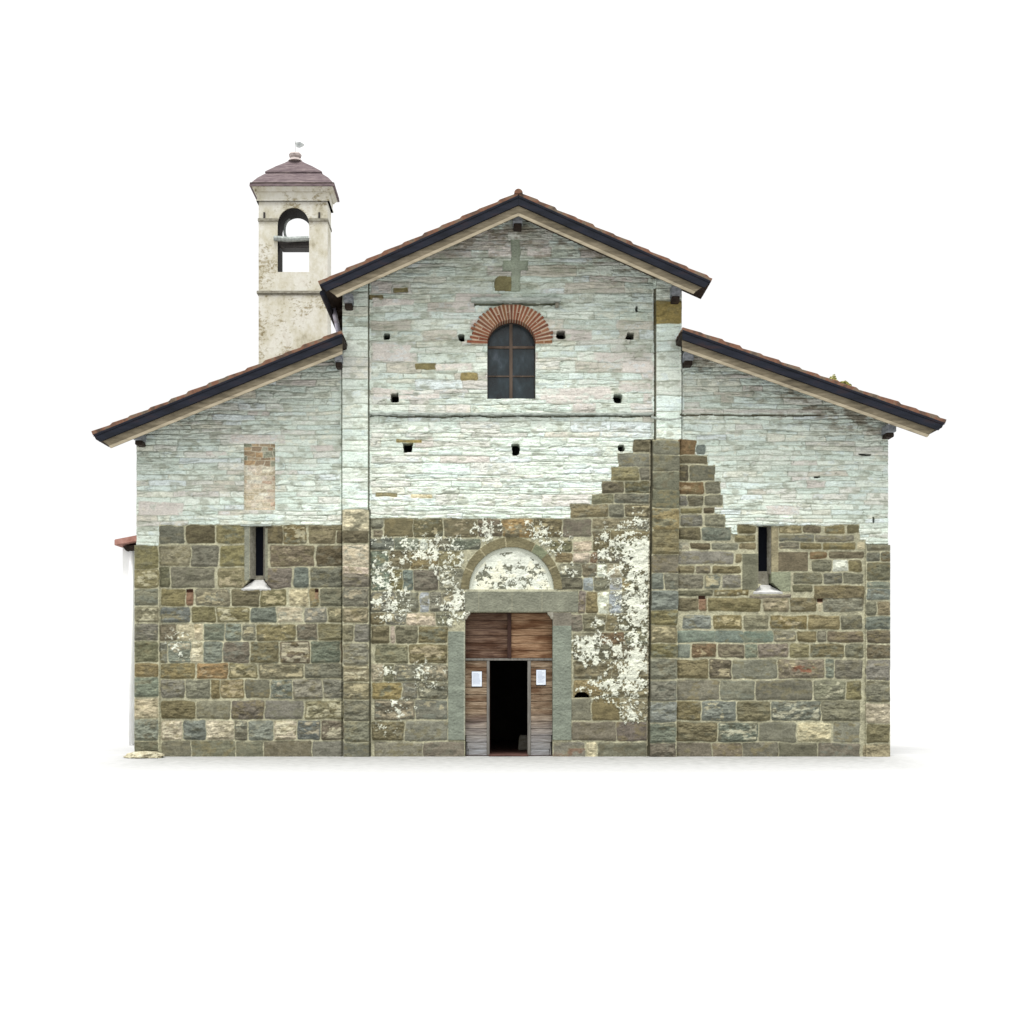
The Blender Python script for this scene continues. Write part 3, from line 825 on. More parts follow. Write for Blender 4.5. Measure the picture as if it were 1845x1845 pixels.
def relief(name, code, parent, ybase=0.0, back=0.34, label=None, mat=None, mask=None):
    m = (lab == code) if mask is None else mask
    m = m[:-1, :-1]
    ci, cj = np.nonzero(m)
    vid = np.full((CHH, CW), -1, np.int64)
    used = np.zeros((CHH, CW), bool)
    for a, b in ((0, 0), (0, 1), (1, 0), (1, 1)): used[ci + a, cj + b] = True
    ui, uj = np.nonzero(used)
    vid[ui, uj] = np.arange(len(ui))
    # smooth the outline of the mesh a little: boundary vertices are where used but some neighbouring cell is missing
    vx = (uj + X0 - 922.5) / 100.0; vz = (1363 - (ui + Y0)) / 100.0
    vy = ybase - hgt[ui, uj]
    V = np.stack([vx, vy, vz], 1); C = LIN[ui, uj]
    F = np.stack([vid[ci + 1, cj], vid[ci + 1, cj + 1], vid[ci, cj + 1], vid[ci, cj]], 1)
    mp = np.pad(m, 1)
    E = []
    up_ = ~mp[:-2, 1:-1] & m; dn = ~mp[2:, 1:-1] & m; lf = ~mp[1:-1, :-2] & m; rt = ~mp[1:-1, 2:] & m
    i, j = np.nonzero(up_); E.append(np.stack([vid[i, j], vid[i, j + 1]], 1))
    i, j = np.nonzero(dn); E.append(np.stack([vid[i + 1, j + 1], vid[i + 1, j]], 1))
    i, j = np.nonzero(lf); E.append(np.stack([vid[i + 1, j], vid[i, j]], 1))
    i, j = np.nonzero(rt); E.append(np.stack([vid[i, j + 1], vid[i + 1, j + 1]], 1))
    E = np.concatenate(E)
    bv = np.unique(E); n0 = len(V)
    mapf = np.full(n0, -1); mapf[bv] = n0 + np.arange(len(bv))
    Vf = V[bv].copy(); Vb = V[bv].copy(); Vb[:, 1] = back
    V = np.concatenate([V, Vf, Vb]); C = np.concatenate([C, C[bv], C[bv]])
    SF = np.stack([mapf[E[:, 1]], mapf[E[:, 0]], mapf[E[:, 0]] + len(bv), mapf[E[:, 1]] + len(bv)], 1)
    nf = len(F); F = np.concatenate([F, SF]).astype(np.int32)
    me = bpy.data.meshes.new(name)
    me.vertices.add(len(V)); me.vertices.foreach_set("co", V.astype(np.float32).ravel())
    me.loops.add(F.size); me.loops.foreach_set("vertex_index", F.ravel())
    me.polygons.add(len(F)); me.polygons.foreach_set("loop_start", np.arange(0, F.size, 4, dtype=np.int32))
    sm = np.zeros(len(F), bool); sm[:nf] = True
    me.polygons.foreach_set("use_smooth", sm)
    me.update(calc_edges=True)
    at = me.attributes.new("stone", 'FLOAT_COLOR', 'POINT')
    at.data.foreach_set("color", np.concatenate([C, np.ones((len(C), 1))], 1).astype(np.float32).ravel())
    return link(name, me, mat or M_STONE, parent, label)

church = empty("church", (0, 0, 0), "old stone church with white limestone upper walls, brown sandstone base and stepped gable roofs", "church")
relief("limestone_wall", L['nw'], church, label="pale limestone gable wall of the nave around the arched window")
relief("sandstone_wall", L['ns'], church, label="brown sandstone wall with flaking white plaster around the portal")
relief("limestone_wall", L['lw'], church, label="pale limestone wall of the left aisle")
relief("sandstone_wall", L['ls'], church, label="brown squared sandstone blocks below the left aisle")
relief("limestone_wall", L['rw'], church, label="pale limestone wall of the right aisle")
relief("sandstone_wall", L['rs'], church, label="brown sandstone blocks below the right aisle, stepped up beside the pilaster")
relief("pilaster", L['pl'], church, -0.09, 0.1, "left nave pilaster, white above and sandstone below")
relief("pilaster", L['pr'], church, -0.09, 0.1, "right nave pilaster, white above, sandstone from mid height")
relief("corner_pilaster", L['cl'], church, -0.035, 0.3, "low sandstone corner pilaster at the left end")
relief("corner_pilaster", L['cr'], church, -0.035, 0.3, "low sandstone corner pilaster at the right end")
relief("portal_arch", L['arch'], church, -0.004, 0.2)
relief("tympanum", L['tym'], church, 0, 0.2, "white plastered half round tympanum with dark flakes")
relief("lintel", L['lin'], church, -0.006, 0.34)
relief("door_jamb", L['jl'], church, -0.006, 0.34)
relief("door_jamb", L['jr'], church, -0.006, 0.34)
relief("blocked_window", L['bw'], church, 0, 0.34, "tall window walled up with tan rubble")
relief("cross_mark", L['cross'], church, 0, 0.2, "grey mortar cross set in the gable")

# ------------------------------------------------------------------ shell behind the facade
BD = 12.6
def wall_slab(name, x0, x1, y0, y1, z0, z1, mat, parent=church, lbl=None):
    return MB().box(x0, x1, y0, y1, z0, z1).build(name, mat, parent, label=lbl)
zl_out = deck_under(-6.76, AL, 22) - 0.02; zr_out = deck_under(6.78, AR, 22) - 0.02
wall_slab("side_wall", -6.765, -6.45, 0.345, BD, 0, zl_out, M_SIDE, lbl="outer wall of the left aisle")
wall_slab("side_wall", 6.46, 6.775, 0.345, BD, 0, zr_out, M_SIDE, lbl="outer wall of the right aisle")
zn = deck_under(-3.05, NL, 22) - 0.02
wall_slab("clerestory_wall", -3.045, -2.75, 0.345, BD, deck_under(-3.0, AL, 40) - 0.3, zn, M_SIDE)
wall_slab("clerestory_wall", 2.75, 3.04, 0.345, BD, deck_under(3.2, AR, 40) - 0.3, deck_under(3.05, NRt, 22) - 0.02, M_SIDE)
bk = MB()
pk = min(deck_under(-0.05, NL, 24), deck_under(0.2, NRt, 24))
bk.prism([(-6.4, 0), (6.4, 0), (6.4, deck_under(6.4, AR, 26)), (3.03, deck_under(3.2, AR, 26)), (3.03, deck_under(3.03, NRt, 26)), (0.11, pk), (-3.04, deck_under(-3.04, NL, 26)), (-3.04, deck_under(-3.1, AL, 26)), (-6.4, deck_under(-6.4, AL, 26))], BD - 0.35, BD - 0.02)
bk.build("rear_wall", M_SIDE, church)
# dark inside
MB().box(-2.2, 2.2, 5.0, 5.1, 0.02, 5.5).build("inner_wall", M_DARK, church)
f = MB(); f.v = [(-6.4, -0.02, 0.012), (6.4, -0.02, 0.012), (6.4, 12.2, 0.012), (-6.4, 12.2, 0.012)]; f.v = [(x, y if y > 0 else 0.1, z) for x, y, z in f.v]; f.f = [[0, 1, 2, 3]]
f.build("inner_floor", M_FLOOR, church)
MB().box(-0.42, 0.30, -0.02, 0.22, 0.002, 0.03).build("door_step", M_FLOOR, church, 0.006)

# ------------------------------------------------------------------ roofs
def wp(px, py, y=YF): return Vector((Wd(px, py, y)[0], 0, Wd(px, py, y)[1]))
def quad(sl, xa, xb, o0, o1, y0, y1, mb, cut=0.0):
    """bar following the slope between photo columns xa and xb, offsets o0..o1 px under the tile line; cut pulls the lower end in"""
    sgn = 1 if xb > xa else -1
    p = [wp(xa, sl.top(xa) + o0), wp(xb, sl.top(xb) + o0), wp(xb - sgn * cut, sl.top(xb - sgn * cut) + o1), wp(xa, sl.top(xa) + o1)]
    mb.prism([(v.x, v.z) for v in p], y0, y1)
    return mb

def tiles(name, sl, xa, xb, y0, y1, parent, seed, mat=M_TILE):
    """rows of curved clay tiles: humps repeat along y, each row laps over the one below"""
    a = wp(xa, sl.top(xa) + 2.5); b = wp(xb, sl.top(xb) + 2.5)
    d = (b - a); Ls = d.length; d.normalize()
    n = Vector((-d.z, 0, d.x))
    if n.z < 0: n = -n
    rr_ = random.Random(seed)
    du = 0.055; nu = int(Ls / du); row = 0.36; per = 0.21
    dv = 0.0525; nv = int((y1 - y0) / dv)
    rowj = [rr_.uniform(-.02, .02) for _ in range(200)]
    v = []; fc = []
    wob = {}
    for i in range(nu + 1):
        u = Ls * i / nu
        for j in range(nv + 1):
            y = y0 + (y1 - y0) * j / nv
            k = int((y - y0) / per)
            r_ = int((u + rowj[k]) / row); fr = (u + rowj[k]) / row - r_
            if (k, r_) not in wob: wob[(k, r_)] = rr_.uniform(-0.008, 0.010)
            hh = 0.012 + 0.034 * abs(math.sin(math.pi * ((y - y0) / per + 0.12))) + 0.024 * fr + wob[(k, r_)]
            q = a + d * u + n * hh
            v.append((q.x, y, q.z))
    for i in range(nu):
        for j in range(nv):
            A = i * (nv + 1) + j
            fc.append([A, A + 1, A + nv + 2, A + nv + 1])
    b0 = len(v)
    ring_ = [j for j in range(nv + 1)] + [i * (nv + 1) + nv for i in range(1, nu + 1)] + [nu * (nv + 1) + j for j in range(nv - 1, -1, -1)] + [i * (nv + 1) for i in range(nu - 1, 0, -1)]
    for t in ring_:
        q = Vector(v[t]) - n * 0.075
        v.append(tuple(q))
    m_ = len(ring_)
    for t in range(m_):
        fc.append([ring_[t], ring_[(t + 1) % m_], b0 + (t + 1) % m_, b0 + t])
    mb = MB(); mb.v = v; mb.f = fc
    return mb.build(name, mat, parent)

def roof(name, sl, xa, xb, wall_px, inset, lbl, seed, mitre=0):
    """one slope: tiles, verge flashing, fascia, deck; beyond the front overhang the eave may be shorter (wall_px)"""
    sg = 1 if xb > xa else -1
    grp = empty(name, (wp((xa + xb) / 2, sl.top((xa + xb) / 2)).x, 0, wp((xa + xb) / 2, sl.top((xa + xb) / 2)).z), parent=church)
    grp['label'] = lbl
    quad(sl, xa, xb, 5, 14, YF + 0.03, 0.0, m := MB(), 4)
    xe = xb if not inset else wall_px
    quad(sl, xa, xe, 5, 14, 0.0, BD + 0.3, m, 0)
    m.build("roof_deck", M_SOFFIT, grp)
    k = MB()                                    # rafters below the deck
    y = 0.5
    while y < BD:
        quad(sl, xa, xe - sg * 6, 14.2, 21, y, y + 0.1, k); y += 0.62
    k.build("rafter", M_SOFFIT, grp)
    quad(sl, xa, xb, 4.6, 22.5, YF - 0.035, YF - 0.004, m := MB(), 12)
    quad(sl, xa, xb - sg * 1, 7.5, 9.5, YF - 0.043, YF - 0.0352, m, 1)
    m.build("verge_flashing", M_NAVY, grp, 0.004)
    quad(sl, xa, xb - sg * 17, 22.8, 41, YF - 0.002, YF + 0.03, m := MB(), 16)
    quad(sl, xa, xb - sg * 28, 36, 41.8, YF - 0.02, YF - 0.0022, tr := MB(), 4)
    m.build("fascia_board", M_FASCIA, grp, 0.003); tr.build("fascia_trim", M_TRIM, grp, 0.003)
    tiles("roof_tiles", sl, xa, xb + sg * 1, YF - 0.03, 0.0, grp, seed)
    if not inset:
        tiles("roof_tiles", sl, xa, xb + sg * 1, 0.004, BD + 0.3, grp, seed + 50)
        a = wp(xb, sl.top(xb) + 12)
        MB().tube([(a.x + 0.04, YF + .06, a.z - 0.05), (a.x + 0.04, BD, a.z - 0.05)], 0.05, 10).build("gutter", M_NAVY, grp)
    else:
        tiles("roof_tiles", sl, xa, wall_px + sg * 4, 0.004, BD + 0.3, grp, seed + 50)
    return grp
roof("nave_roof", NL, 934, 576, 612, False, "left slope of the high nave roof", 1)
roof("nave_roof", NRt, 934, 1281, 1234, True, "right slope of the high nave roof", 2)
roof("aisle_roof", AL, 617, 168, 236, True, "long lean-to roof of the left aisle", 3)
roof("aisle_roof", AR, 1229, 1702, 1612, True, "long lean-to roof of the right aisle", 4)
# ridge tiles
rg = MB(); y = YF - 0.05; apex = wp(934, 345)
while y < BD + 0.3:
    ln = 0.42; rings = []
    for yy, r_ in ((y, 0.062 + R.uniform(-.004, .006)), (y + ln, 0.052)):
        rings.append([(apex.x + r_ * 1.25 * math.cos(t), yy, apex.z - 0.045 + r_ * 1.3 * math.sin(t)) for t in [math.pi * q / 8 for q in range(9)]])
    rg.loft(rings[0], rings[1]); y += 0.36
rg.build("ridge_tiles", M_TILE, church)
# purlin ends under the verges
def purlin(px, py, w_, h_, yb=0.25, corbel=True, parent=church):
    o = MB()
    x, z = Wd(px, py, -0.36)
    o.box(x - w_ / 2, x + w_ / 2, -0.36, yb, z - h_ / 2, z + h_ / 2)
    po = o.build("purlin", M_PURLIN, parent, 0.008)
    if corbel:
        c = MB().box(x - w_ * .42, x + w_ * .42, -0.27, yb, z - h_ * 1.1, z - h_ / 2 - 0.002)
        c.build("corbel", M_SOFFIT, po, 0.01)
purlin(933, 392, .17, .13); purlin(627, 536, .16, .15); purlin(1219, 522, .17, .17)
purlin(609, 643, .13, .14); purlin(1242, 640, .17, .14); purlin(247, 785, .15, .13); purlin(1607, 771, .16, .13)
# lilac-grey downpipe elbow at the left of the nave, between the two roofs
a = Wd(601, 556, .5); b = Wd(607, 583, .5); c = Wd(612, 606, .5)
MB().tube([(a[0] - .04, .5, a[1] + .1), (a[0], .5, a[1]), (b[0], .5, b[1]), (c[0], .5, c[1] - .05)], 0.045, 10).build("downpipe", simple("lilac_zinc_pipe", [(0.3, (150, 146, 164)), (0.7, (206, 204, 216))], (8, 8, 8), 0.5, 0.4, 0), church, smooth=True)

# ------------------------------------------------------------------ ledges
def ledge(name, x0, x1, yt, yb, depth, parent=church, jit=0.006, cut=0.012, mat=M_LEDGE):
    n = int((x1 - x0) / 6) + 1
    m = MB(); rr_ = random.Random(int(x0)); rings = []
    for i in range(n + 1):
        px = x0 + (x1 - x0) * i / n
        x, zt = Wd(px, yt); zb = Wd(px, yb)[1]
        zt += rr_.uniform(-jit, jit) * .5; zb += rr_.uniform(-jit, jit); dd = depth + rr_.uniform(-jit, jit)
        rings.append([(x, 0.05, zt + .01), (x, -dd, zt - .004), (x, -dd, zb + .005), (x, -dd + cut * 2, zb), (x, 0.05, zb)])
    for p, q in zip(rings, rings[1:]): m.loft(p, q)
    return m.build(name, mat, parent)
ledge("window_ledge", 849, 1010, 540, 546.5, 0.17)
ledge("string_course", 667, 1175, 744.6, 748.6, 0.085, jit=0.008)
MB().box(Wd(1000, 552)[0], Wd(1006, 552)[0], -0.08, 0.02, Wd(0, 556)[1], Wd(0, 547)[1]).build("ledge_bracket", M_REVEAL, church, 0.004)
# sagging bead on the right pilaster
pts = [(Wd(px, 753 + 5 * math.sin(math.pi * (px - 1172) / 62))[0], -0.09, Wd(px, 753 + 5 * math.sin(math.pi * (px - 1172) / 62))[1]) for px in range(1172, 1232, 6)]
MB().tube(pts, 0.022, 8).build("pilaster_bead", M_LEDGE, church, smooth=True)

# ------------------------------------------------------------------ arched window
win_e = empty("arched_window", (Wd(921.5, 719)[0], 0.22, Wd(0, 719)[1]), parent=church)
cxw, czw = Wd(921.5, 620.5)
br = MB(); NB = 29
for i in range(NB):
    t = math.pi * (i + .5) / NB
    hw = math.pi / NB * 0.5 * 0.64
    r0 = 0.435; r1 = 0.74
    ct, st = math.cos(t), math.sin(t)
    r1 = min(r1 + R.uniform(-.03, .02), 0.70 / max(st, .3) if st > .8 else 9)
    if abs(ct) > .85: r1 += R.uniform(-.03, .05)
    segs = [(r0, r1)] if i % 3 else [(r0, (r0 + r1) / 2 - .006), ((r0 + r1) / 2 + .006, r1)]
    for (ra, rb) in segs:
        pr = R.uniform(0.050, 0.058)
        def P(r, a): return (cxw + r * math.cos(a), czw + r * math.sin(a))
        wa, wb = hw * (0.43 + .04) / max(ra, .47) * 1.02, hw * 0.62 / rb * 1.05
        br.prism([P(ra, t - wa), P(rb, t - wb), P(rb, t + wb), P(ra, t + wa)], -pr, 0.22 if ra < .5 else 0.05)
br.build("brick_arch", M_BRICK, church)
mo = MB(); na = 28
o_ = [(cxw + .72 * math.cos(math.pi * i / na), min(czw + .72 * math.sin(math.pi * i / na), czw + .705)) for i in range(na + 1)]
i_ = [(cxw + .439 * math.cos(math.pi * i / na), czw + .439 * math.sin(math.pi * i / na)) for i in range(na + 1)]
for i in range(na): mo.prism([i_[i], o_[i], o_[i + 1], i_[i + 1]], -0.047, 0.2)
mo.build("arch_mortar", simple("pink_cream_mortar", [(0.3, (156, 136, 116)), (0.7, (186, 168, 146))], (30, 30, 30)), church)
yw = 0.2
gl = [(cxw - .435, Wd(0, 719)[1]), (cxw + .435, Wd(0, 719)[1]), (cxw + .435, czw)] + [(cxw + .435 * math.cos(math.pi * i / 24), czw + .435 * math.sin(math.pi * i / 24)) for i in range(1, 24)] + [(cxw - .435, czw)]
# six panes
xm = Wd(921, 0)[0]
def pane(x0, x1, z0, z1, arch=False):
    m = MB()
    if not arch: m.prism([(x0, z0), (x1, z0), (x1, z1), (x0, z1)], yw + .03, yw + .04)
    else:
        left = x1 <= xm + .01
        pts = []
        for i in range(13):
            a_ = math.pi / 2 * i / 12
            a_ = math.pi - a_ if left else a_
            pts.append((cxw + .42 * math.cos(a_), czw + .42 * math.sin(a_)))
        pts = [((min(p[0], x1) if left else max(p[0], x0)), p[1]) for p in pts]
        pts += [(x1 if left else x0, z0), (x0 if left else x1, z0)]
        m.prism(pts, yw + .03, yw + .04)
    m.build("pane", M_GLASS, win_e)
zb_, z1_, z2_ = Wd(0, 718)[1], Wd(0, 673.5)[1], Wd(0, 621)[1]
for xa_, xb_ in ((cxw - .42, xm - .02), (xm + .02, cxw + .42)):
    pane(xa_, xb_, zb_ + .02, z1_ - .012); pane(xa_, xb_, z1_ + .012, z2_ - .02); pane(xa_, xb_, z2_ + .02, 0, True)
fr = MB()
fr.box(xm - .029, xm + .029, yw - .01, yw + .05, zb_, czw + .42)
fr.build("mullion", M_WINFRAME, win_e, 0.004)
MB().box(cxw - .43, cxw + .43, yw - .004, yw + .045, z2_ - .022, z2_ + .022).build("transom_bar", M_WINFRAME, win_e, 0.004)
MB().box(cxw - .43, cxw + .43, yw, yw + .04, z1_ - .011, z1_ + .011).build("transom_bar", M_WINFRAME, win_e, 0.003)
e = MB()
o_ = [(cxw + .452 * math.cos(math.pi * i / 24), czw + .452 * math.sin(math.pi * i / 24)) for i in range(25)]
i_ = [(cxw + .415 * math.cos(math.pi * i / 24), czw + .415 * math.sin(math.pi * i / 24)) for i in range(25)]
for i in range(24): e.prism([i_[i], o_[i], o_[i + 1], i_[i + 1]], yw + .005, yw + .05)
e.box(cxw - .452, cxw - .415, yw + .005, yw + .05, zb_ - .01, czw); e.box(cxw + .415, cxw + .452, yw + .005, yw + .05, zb_ - .01, czw)
e.box(cxw - .415, cxw + .415, yw + .005, yw + .05, zb_ - .02, zb_ + .022)
e.build("window_frame", M_IRON, win_e)

# ------------------------------------------------------------------ lancet slits
def lancet(xc, fx0, fx1, sx0, sx1, yt, yb, sill, lbl):
    e_ = empty("slit_window", (Wd(xc, 0)[0], 0.15, Wd(0, yb)[1]), parent=church); e_['label'] = lbl
    X = lambda p: Wd(p, 0)[0]; Z = lambda p: Wd(0, p)[1]
    dp = 0.2
    MB().box(X(sx0) - .02, X(sx1) + .02, dp + .02, dp + .04, Z(yb) - .02, Z(yt)).build("pane", M_BLACKGLASS, e_)
    MB().loft([(X(fx0) - .01, -.002, Z(yb + 6)), (X(fx0) - .01, -.002, Z(yt)), (X(sx0), dp, Z(yt)), (X(sx0), dp, Z(yb + 6))],
              [(X(fx0) - .06, .1, Z(yb + 6)), (X(fx0) - .06, .1, Z(yt)), (X(sx0) - .03, dp + .1, Z(yt)), (X(sx0) - .03, dp + .1, Z(yb + 6))]).build("reveal", M_REVEAL, e_)
    MB().loft([(X(fx1) + .01, -.002, Z(yb + 6)), (X(fx1) + .01, -.002, Z(yt)), (X(sx1), dp, Z(yt)), (X(sx1), dp, Z(yb + 6))],
              [(X(fx1) + .06, .1, Z(yb + 6)), (X(fx1) + .06, .1, Z(yt)), (X(sx1) + .03, dp + .1, Z(yt)), (X(sx1) + .03, dp + .1, Z(yb + 6))]).build("reveal", M_REVEAL, e_)
    yb0, yb1, a0, a1, b0, b1 = sill      # top y, bottom y, top x0 x1, bottom x0 x1
    MB().loft([(X(b0), -.012, Z(yb1)), (X(b1), -.012, Z(yb1)), (X(a1), dp, Z(yb0)), (X(a0), dp, Z(yb0))],
              [(X(b0), .0, Z(yb1 + 3)), (X(b1), .0, Z(yb1 + 3)), (X(a1), dp + .05, Z(yb1 + 3)), (X(a0), dp + .05, Z(yb1 + 3))]).build("sill", M_SILL, e_)
    MB().box(X(sx0) - .03, X(sx1) + .03, dp - .01, dp + .1, Z(yb0 + 1), Z(yb)).build("sill_block", M_REVEAL, e_)
lancet(464, 450, 478, 457.5, 471, 946, 1036, (1043, 1061, 457, 471, 435, 488), "narrow slit window in the left aisle")
lancet(1378, 1366, 1390, 1370.5, 1386, 946, 1028, (1052, 1067, 1372, 1388, 1357, 1410), "narrow slit window in the right aisle")
ledge("slit_hood", 434, 489, 944.5, 948, 0.035, jit=.004); ledge("slit_hood", 1362, 1412, 944.5, 947.5, 0.035, jit=.004)

# ------------------------------------------------------------------ door
yd = 0.17
dr = empty("door", (Wd(917, 0)[0], yd, 0), parent=church)
dr['label'] = "weathered plank door, its middle leaf open on a dark interior"
def planks(name, px0, px1, py0, py1, n, mat, y0=yd, th=.035, lbl=None, xb0=None, xb1=None):
    m = MB(); h = (py1 - py0) / n
    for i in range(n):
        a = py0 + h * i; b = a + h
        fz = (b - py0) / (py1 - py0)
        l = px0 + (0 if xb0 is None else (xb0 - px0) * max(0, fz - .8) * 5); r_ = px1 + (0 if xb1 is None else (xb1 - px1) * max(0, fz - .8) * 5)
        x0_, z1 = Wd(l, a + .35); x1_, z0 = Wd(r_, b - .35)
        o = R.uniform(0, .008)
        m.box(x0_, x1_, y0 + o, y0 + th, z0, z1)
    m.box(Wd(px0 + 2, 0)[0], Wd(px1 - 2, 0)[0], y0 + th - .004, y0 + th + .01, Wd(0, py1 - 1)[1], Wd(0, py0 + 1)[1])
    return m.build(name, mat, dr, 0.003, label=lbl)
planks("transom_panel", 838, 915, 1104, 1186, 6, wood_mat("dark_brown_boards", (44, 34, 30), (92, 72, 60), (142, 120, 100), False), lbl="darker left board of the door head")
planks("transom_panel", 921, 996, 1104, 1186, 6, M_WOOD_HI, lbl="lighter orange brown right board of the door head")
planks("side_panel", 838, 877, 1190, 1363, 14, M_WOOD_LO, xb0=844)
planks("side_panel", 957, 996, 1190, 1363, 14, M_WOOD_LO, xb1=990)
MB().box(Wd(914.5, 0)[0], Wd(921.5, 0)[0], yd - .03, yd + .05, Wd(0, 1186)[1], Wd(0, 1103)[1]).build("post", M_WOOD_DK, dr, .004)
MB().box(Wd(838, 0)[0], Wd(996, 0)[0], yd - .02, yd + .05, Wd(0, 1190)[1], Wd(0, 1186)[1]).build("cross_rail", M_WOOD_PALE, dr, .004)
for a, b in ((877, 882), (951, 957)):
    MB().box(Wd(a, 0)[0], Wd(b, 0)[0], yd - .012, yd + .06, 0.004, Wd(0, 1190)[1]).build("leaf_edge", M_WOOD_PALE, dr, .004)
# open leaf swung inwards
x_ = Wd(883, 0)[0]
MB().box(x_ - .04, x_, yd + .07, yd + .75, 0.02, 1.7).build("open_leaf", M_WOOD_DK, dr, .004)

def notice(px0, px1, py0, py1, lbl):
    e_ = empty("notice", (Wd((px0 + px1) / 2, 0)[0], yd - .01, Wd(0, py1)[1]), lbl, "notice")
    x0_, x1_ = Wd(px0, 0)[0], Wd(px1, 0)[0]; z0, z1 = Wd(0, py1)[1], Wd(0, py0)[1]
    MB().box(x0_, x1_, yd - .009, yd - .003, z0, z1).build("sheet", M_PAPER, e_)
    MB().box(x0_ - .004, x1_ + .006, yd - .0028, yd - .0005, z0 - .014, z1 + .008).build("backing", M_IRON, e_)
    m = MB(); rr_ = random.Random(px0)
    z = z1 - .03
    while z > z0 + .04:
        m.box(x0_ + .02, x1_ - rr_.uniform(.02, .07), yd - .0105, yd - .0092, z - .006, z); z -= .021
    m.build("text_lines", M_INK, e_)
notice(850, 868, 1210, 1237, "white printed sheet pinned to the left side panel of the church door")
notice(967, 984, 1207, 1234, "white printed sheet pinned to the right side panel of the church door")

for sx_, a_ in ((1, 837), (-1, 997)):
    X_ = lambda p: Wd(a_ + sx_ * p, 0)[0]; Z_ = lambda p: Wd(0, p)[1]
    MB().prism([(X_(0), Z_(1102.5)), (X_(11), Z_(1102.5)), (X_(10), Z_(1107)), (X_(6), Z_(1111)), (X_(4.5), Z_(1115)), (X_(0), Z_(1117))], -.02, .15).build("corbel", M_REVEAL, church, .003)
# small pale block on the floor inside
x_, z_ = Wd(943, 1326, 1.6)
ib = MB().loft([(x_ - .1, 1.6, .014), (x_ + .1, 1.6, .014), (x_ + .1, 1.8, .014), (x_ - .1, 1.8, .014)], [(x_ - .07, 1.63, .3), (x_ + .08, 1.62, .3), (x_ + .08, 1.77, .3), (x_ - .08, 1.77, .3)])
tag(ib.build("stone_block", M_REVEAL, None, .015), "small pale block on the floor inside the dark doorway", "block")

# ------------------------------------------------------------------ bell tower behind the left aisle
TY = 14.0; TD = 0.9
def T(px, py, y=TY): return Wd(px, py, y)
tw = empty("bell_tower", (T(528, 0)[0], TY + TD / 2, 0), "slim cream bell tower with arched belfry and purple brown roof behind the church", "bell tower")
ox0, ox1 = T(500, 0)[0], T(557, 0)[0]; wx0, wx1 = T(466, 0)[0], T(590, 0)[0]
zs, zsill, ztop = T(0, 405)[1], T(0, 490)[1], T(0, 362)[1]
cxo = (ox0 + ox1) / 2; ro = (ox1 - ox0) / 2; rz = T(0, 374)[1] - zs
m = MB()
left = [(wx0, zsill), (ox0, zsill), (ox0, zs)] + [(cxo - ro * math.cos(math.pi / 2 * i / 14), zs + rz * math.sin(math.pi / 2 * i / 14)) for i in range(1, 15)] + [(cxo, ztop), (wx0, ztop)]
right = [(2 * cxo - x, z) for x, z in left]; right = [(wx1 if abs(x - (2 * cxo - wx0)) < 1e-6 else x, z) for x, z in right]
m.prism(left, TY, TY + TD); m.prism(right, TY, TY + TD)
m.build("belfry_wall", M_STUCCO, tw)
MB().box(wx0, wx1, TY, TY + TD, 0, zsill - .001).build("tower_shaft", M_STUCCO, tw)
li = MB(); arc = [(cxo - ro, zsill + .01), (cxo - ro, zs)] + [(cxo - ro * math.cos(math.pi * i / 20), zs + rz * math.sin(math.pi * i / 20)) for i in range(1, 20)] + [(cxo + ro, zs)]
for p, q in zip(arc, arc[1:]):
    ip = (cxo + (p[0] - cxo) * .975, p[1] - (.012 if p[1] > zs else 0)); iq = (cxo + (q[0] - cxo) * .975, q[1] - (.012 if q[1] > zs else 0))
    li.prism([p, q, iq, ip], TY + .05, TY + TD - .02)
li.build("opening_shade", simple("belfry_shade_brown", [(0.3, (16, 14, 12)), (0.7, (30, 27, 22))], (9, 9, 9)), tw)  # dark liner added so the inside of the belfry arch looks shaded
# pier strips and imposts, string mouldings
def tband(py0, py1, out, name="moulding", x0=wx0, x1=wx1, mat=M_STUCCO):
    return MB().box(x0 - out, x1 + out, TY - out, TY + TD + out, T(0, py1)[1], T(0, py0)[1]).build(name, mat, tw, .008)
tband(524.5, 529.5, .05, mat=M_REVEAL); tband(529.8, 532, .022, mat=M_REVEAL)
for (a, b) in ((wx0, ox0 - .003), (ox1 + .003, wx1)):
    MB().box(a - .02, b + .02, TY - .045, TY + TD + .045, T(0, 399)[1], T(0, 394)[1]).build("impost", M_REVEAL, tw, .006)
# cornice profile rings
cs = MB(); prof = [(363, .0), (363, .06), (360.5, .065), (360, .035), (347, .045), (346.5, .09), (344, .10), (340, .17), (335.8, .19)]
def ringz(py, o): 
    z = T(0, py)[1]; return [(wx0 - o, TY - o, z), (wx1 + o, TY - o, z), (wx1 + o, TY + TD + o, z), (wx0 - o, TY + TD + o, z)]
for p, q in zip(prof, prof[1:]):
    cs.loft(ringz(p[0], p[1]), ringz(q[0], q[1]))
cs.build("cornice", M_STUCCO, tw)
MB().box(wx0 - .215, wx1 + .215, TY - .215, TY + TD + .215, T(0, 335.6)[1], T(0, 333.4)[1]).build("eaves_shade_line", M_SOFFIT, tw)  # dark slab added as the shadow line under the tower roof
rf = MB(); prof = [(334.5, .225), (331, .22), (320, .03), (313, -.16), (312.5, -.20), (310.5, -.20), (310, -.165), (308.5, -.175), (299, -.47), (293, -.70), (289, -.82)]
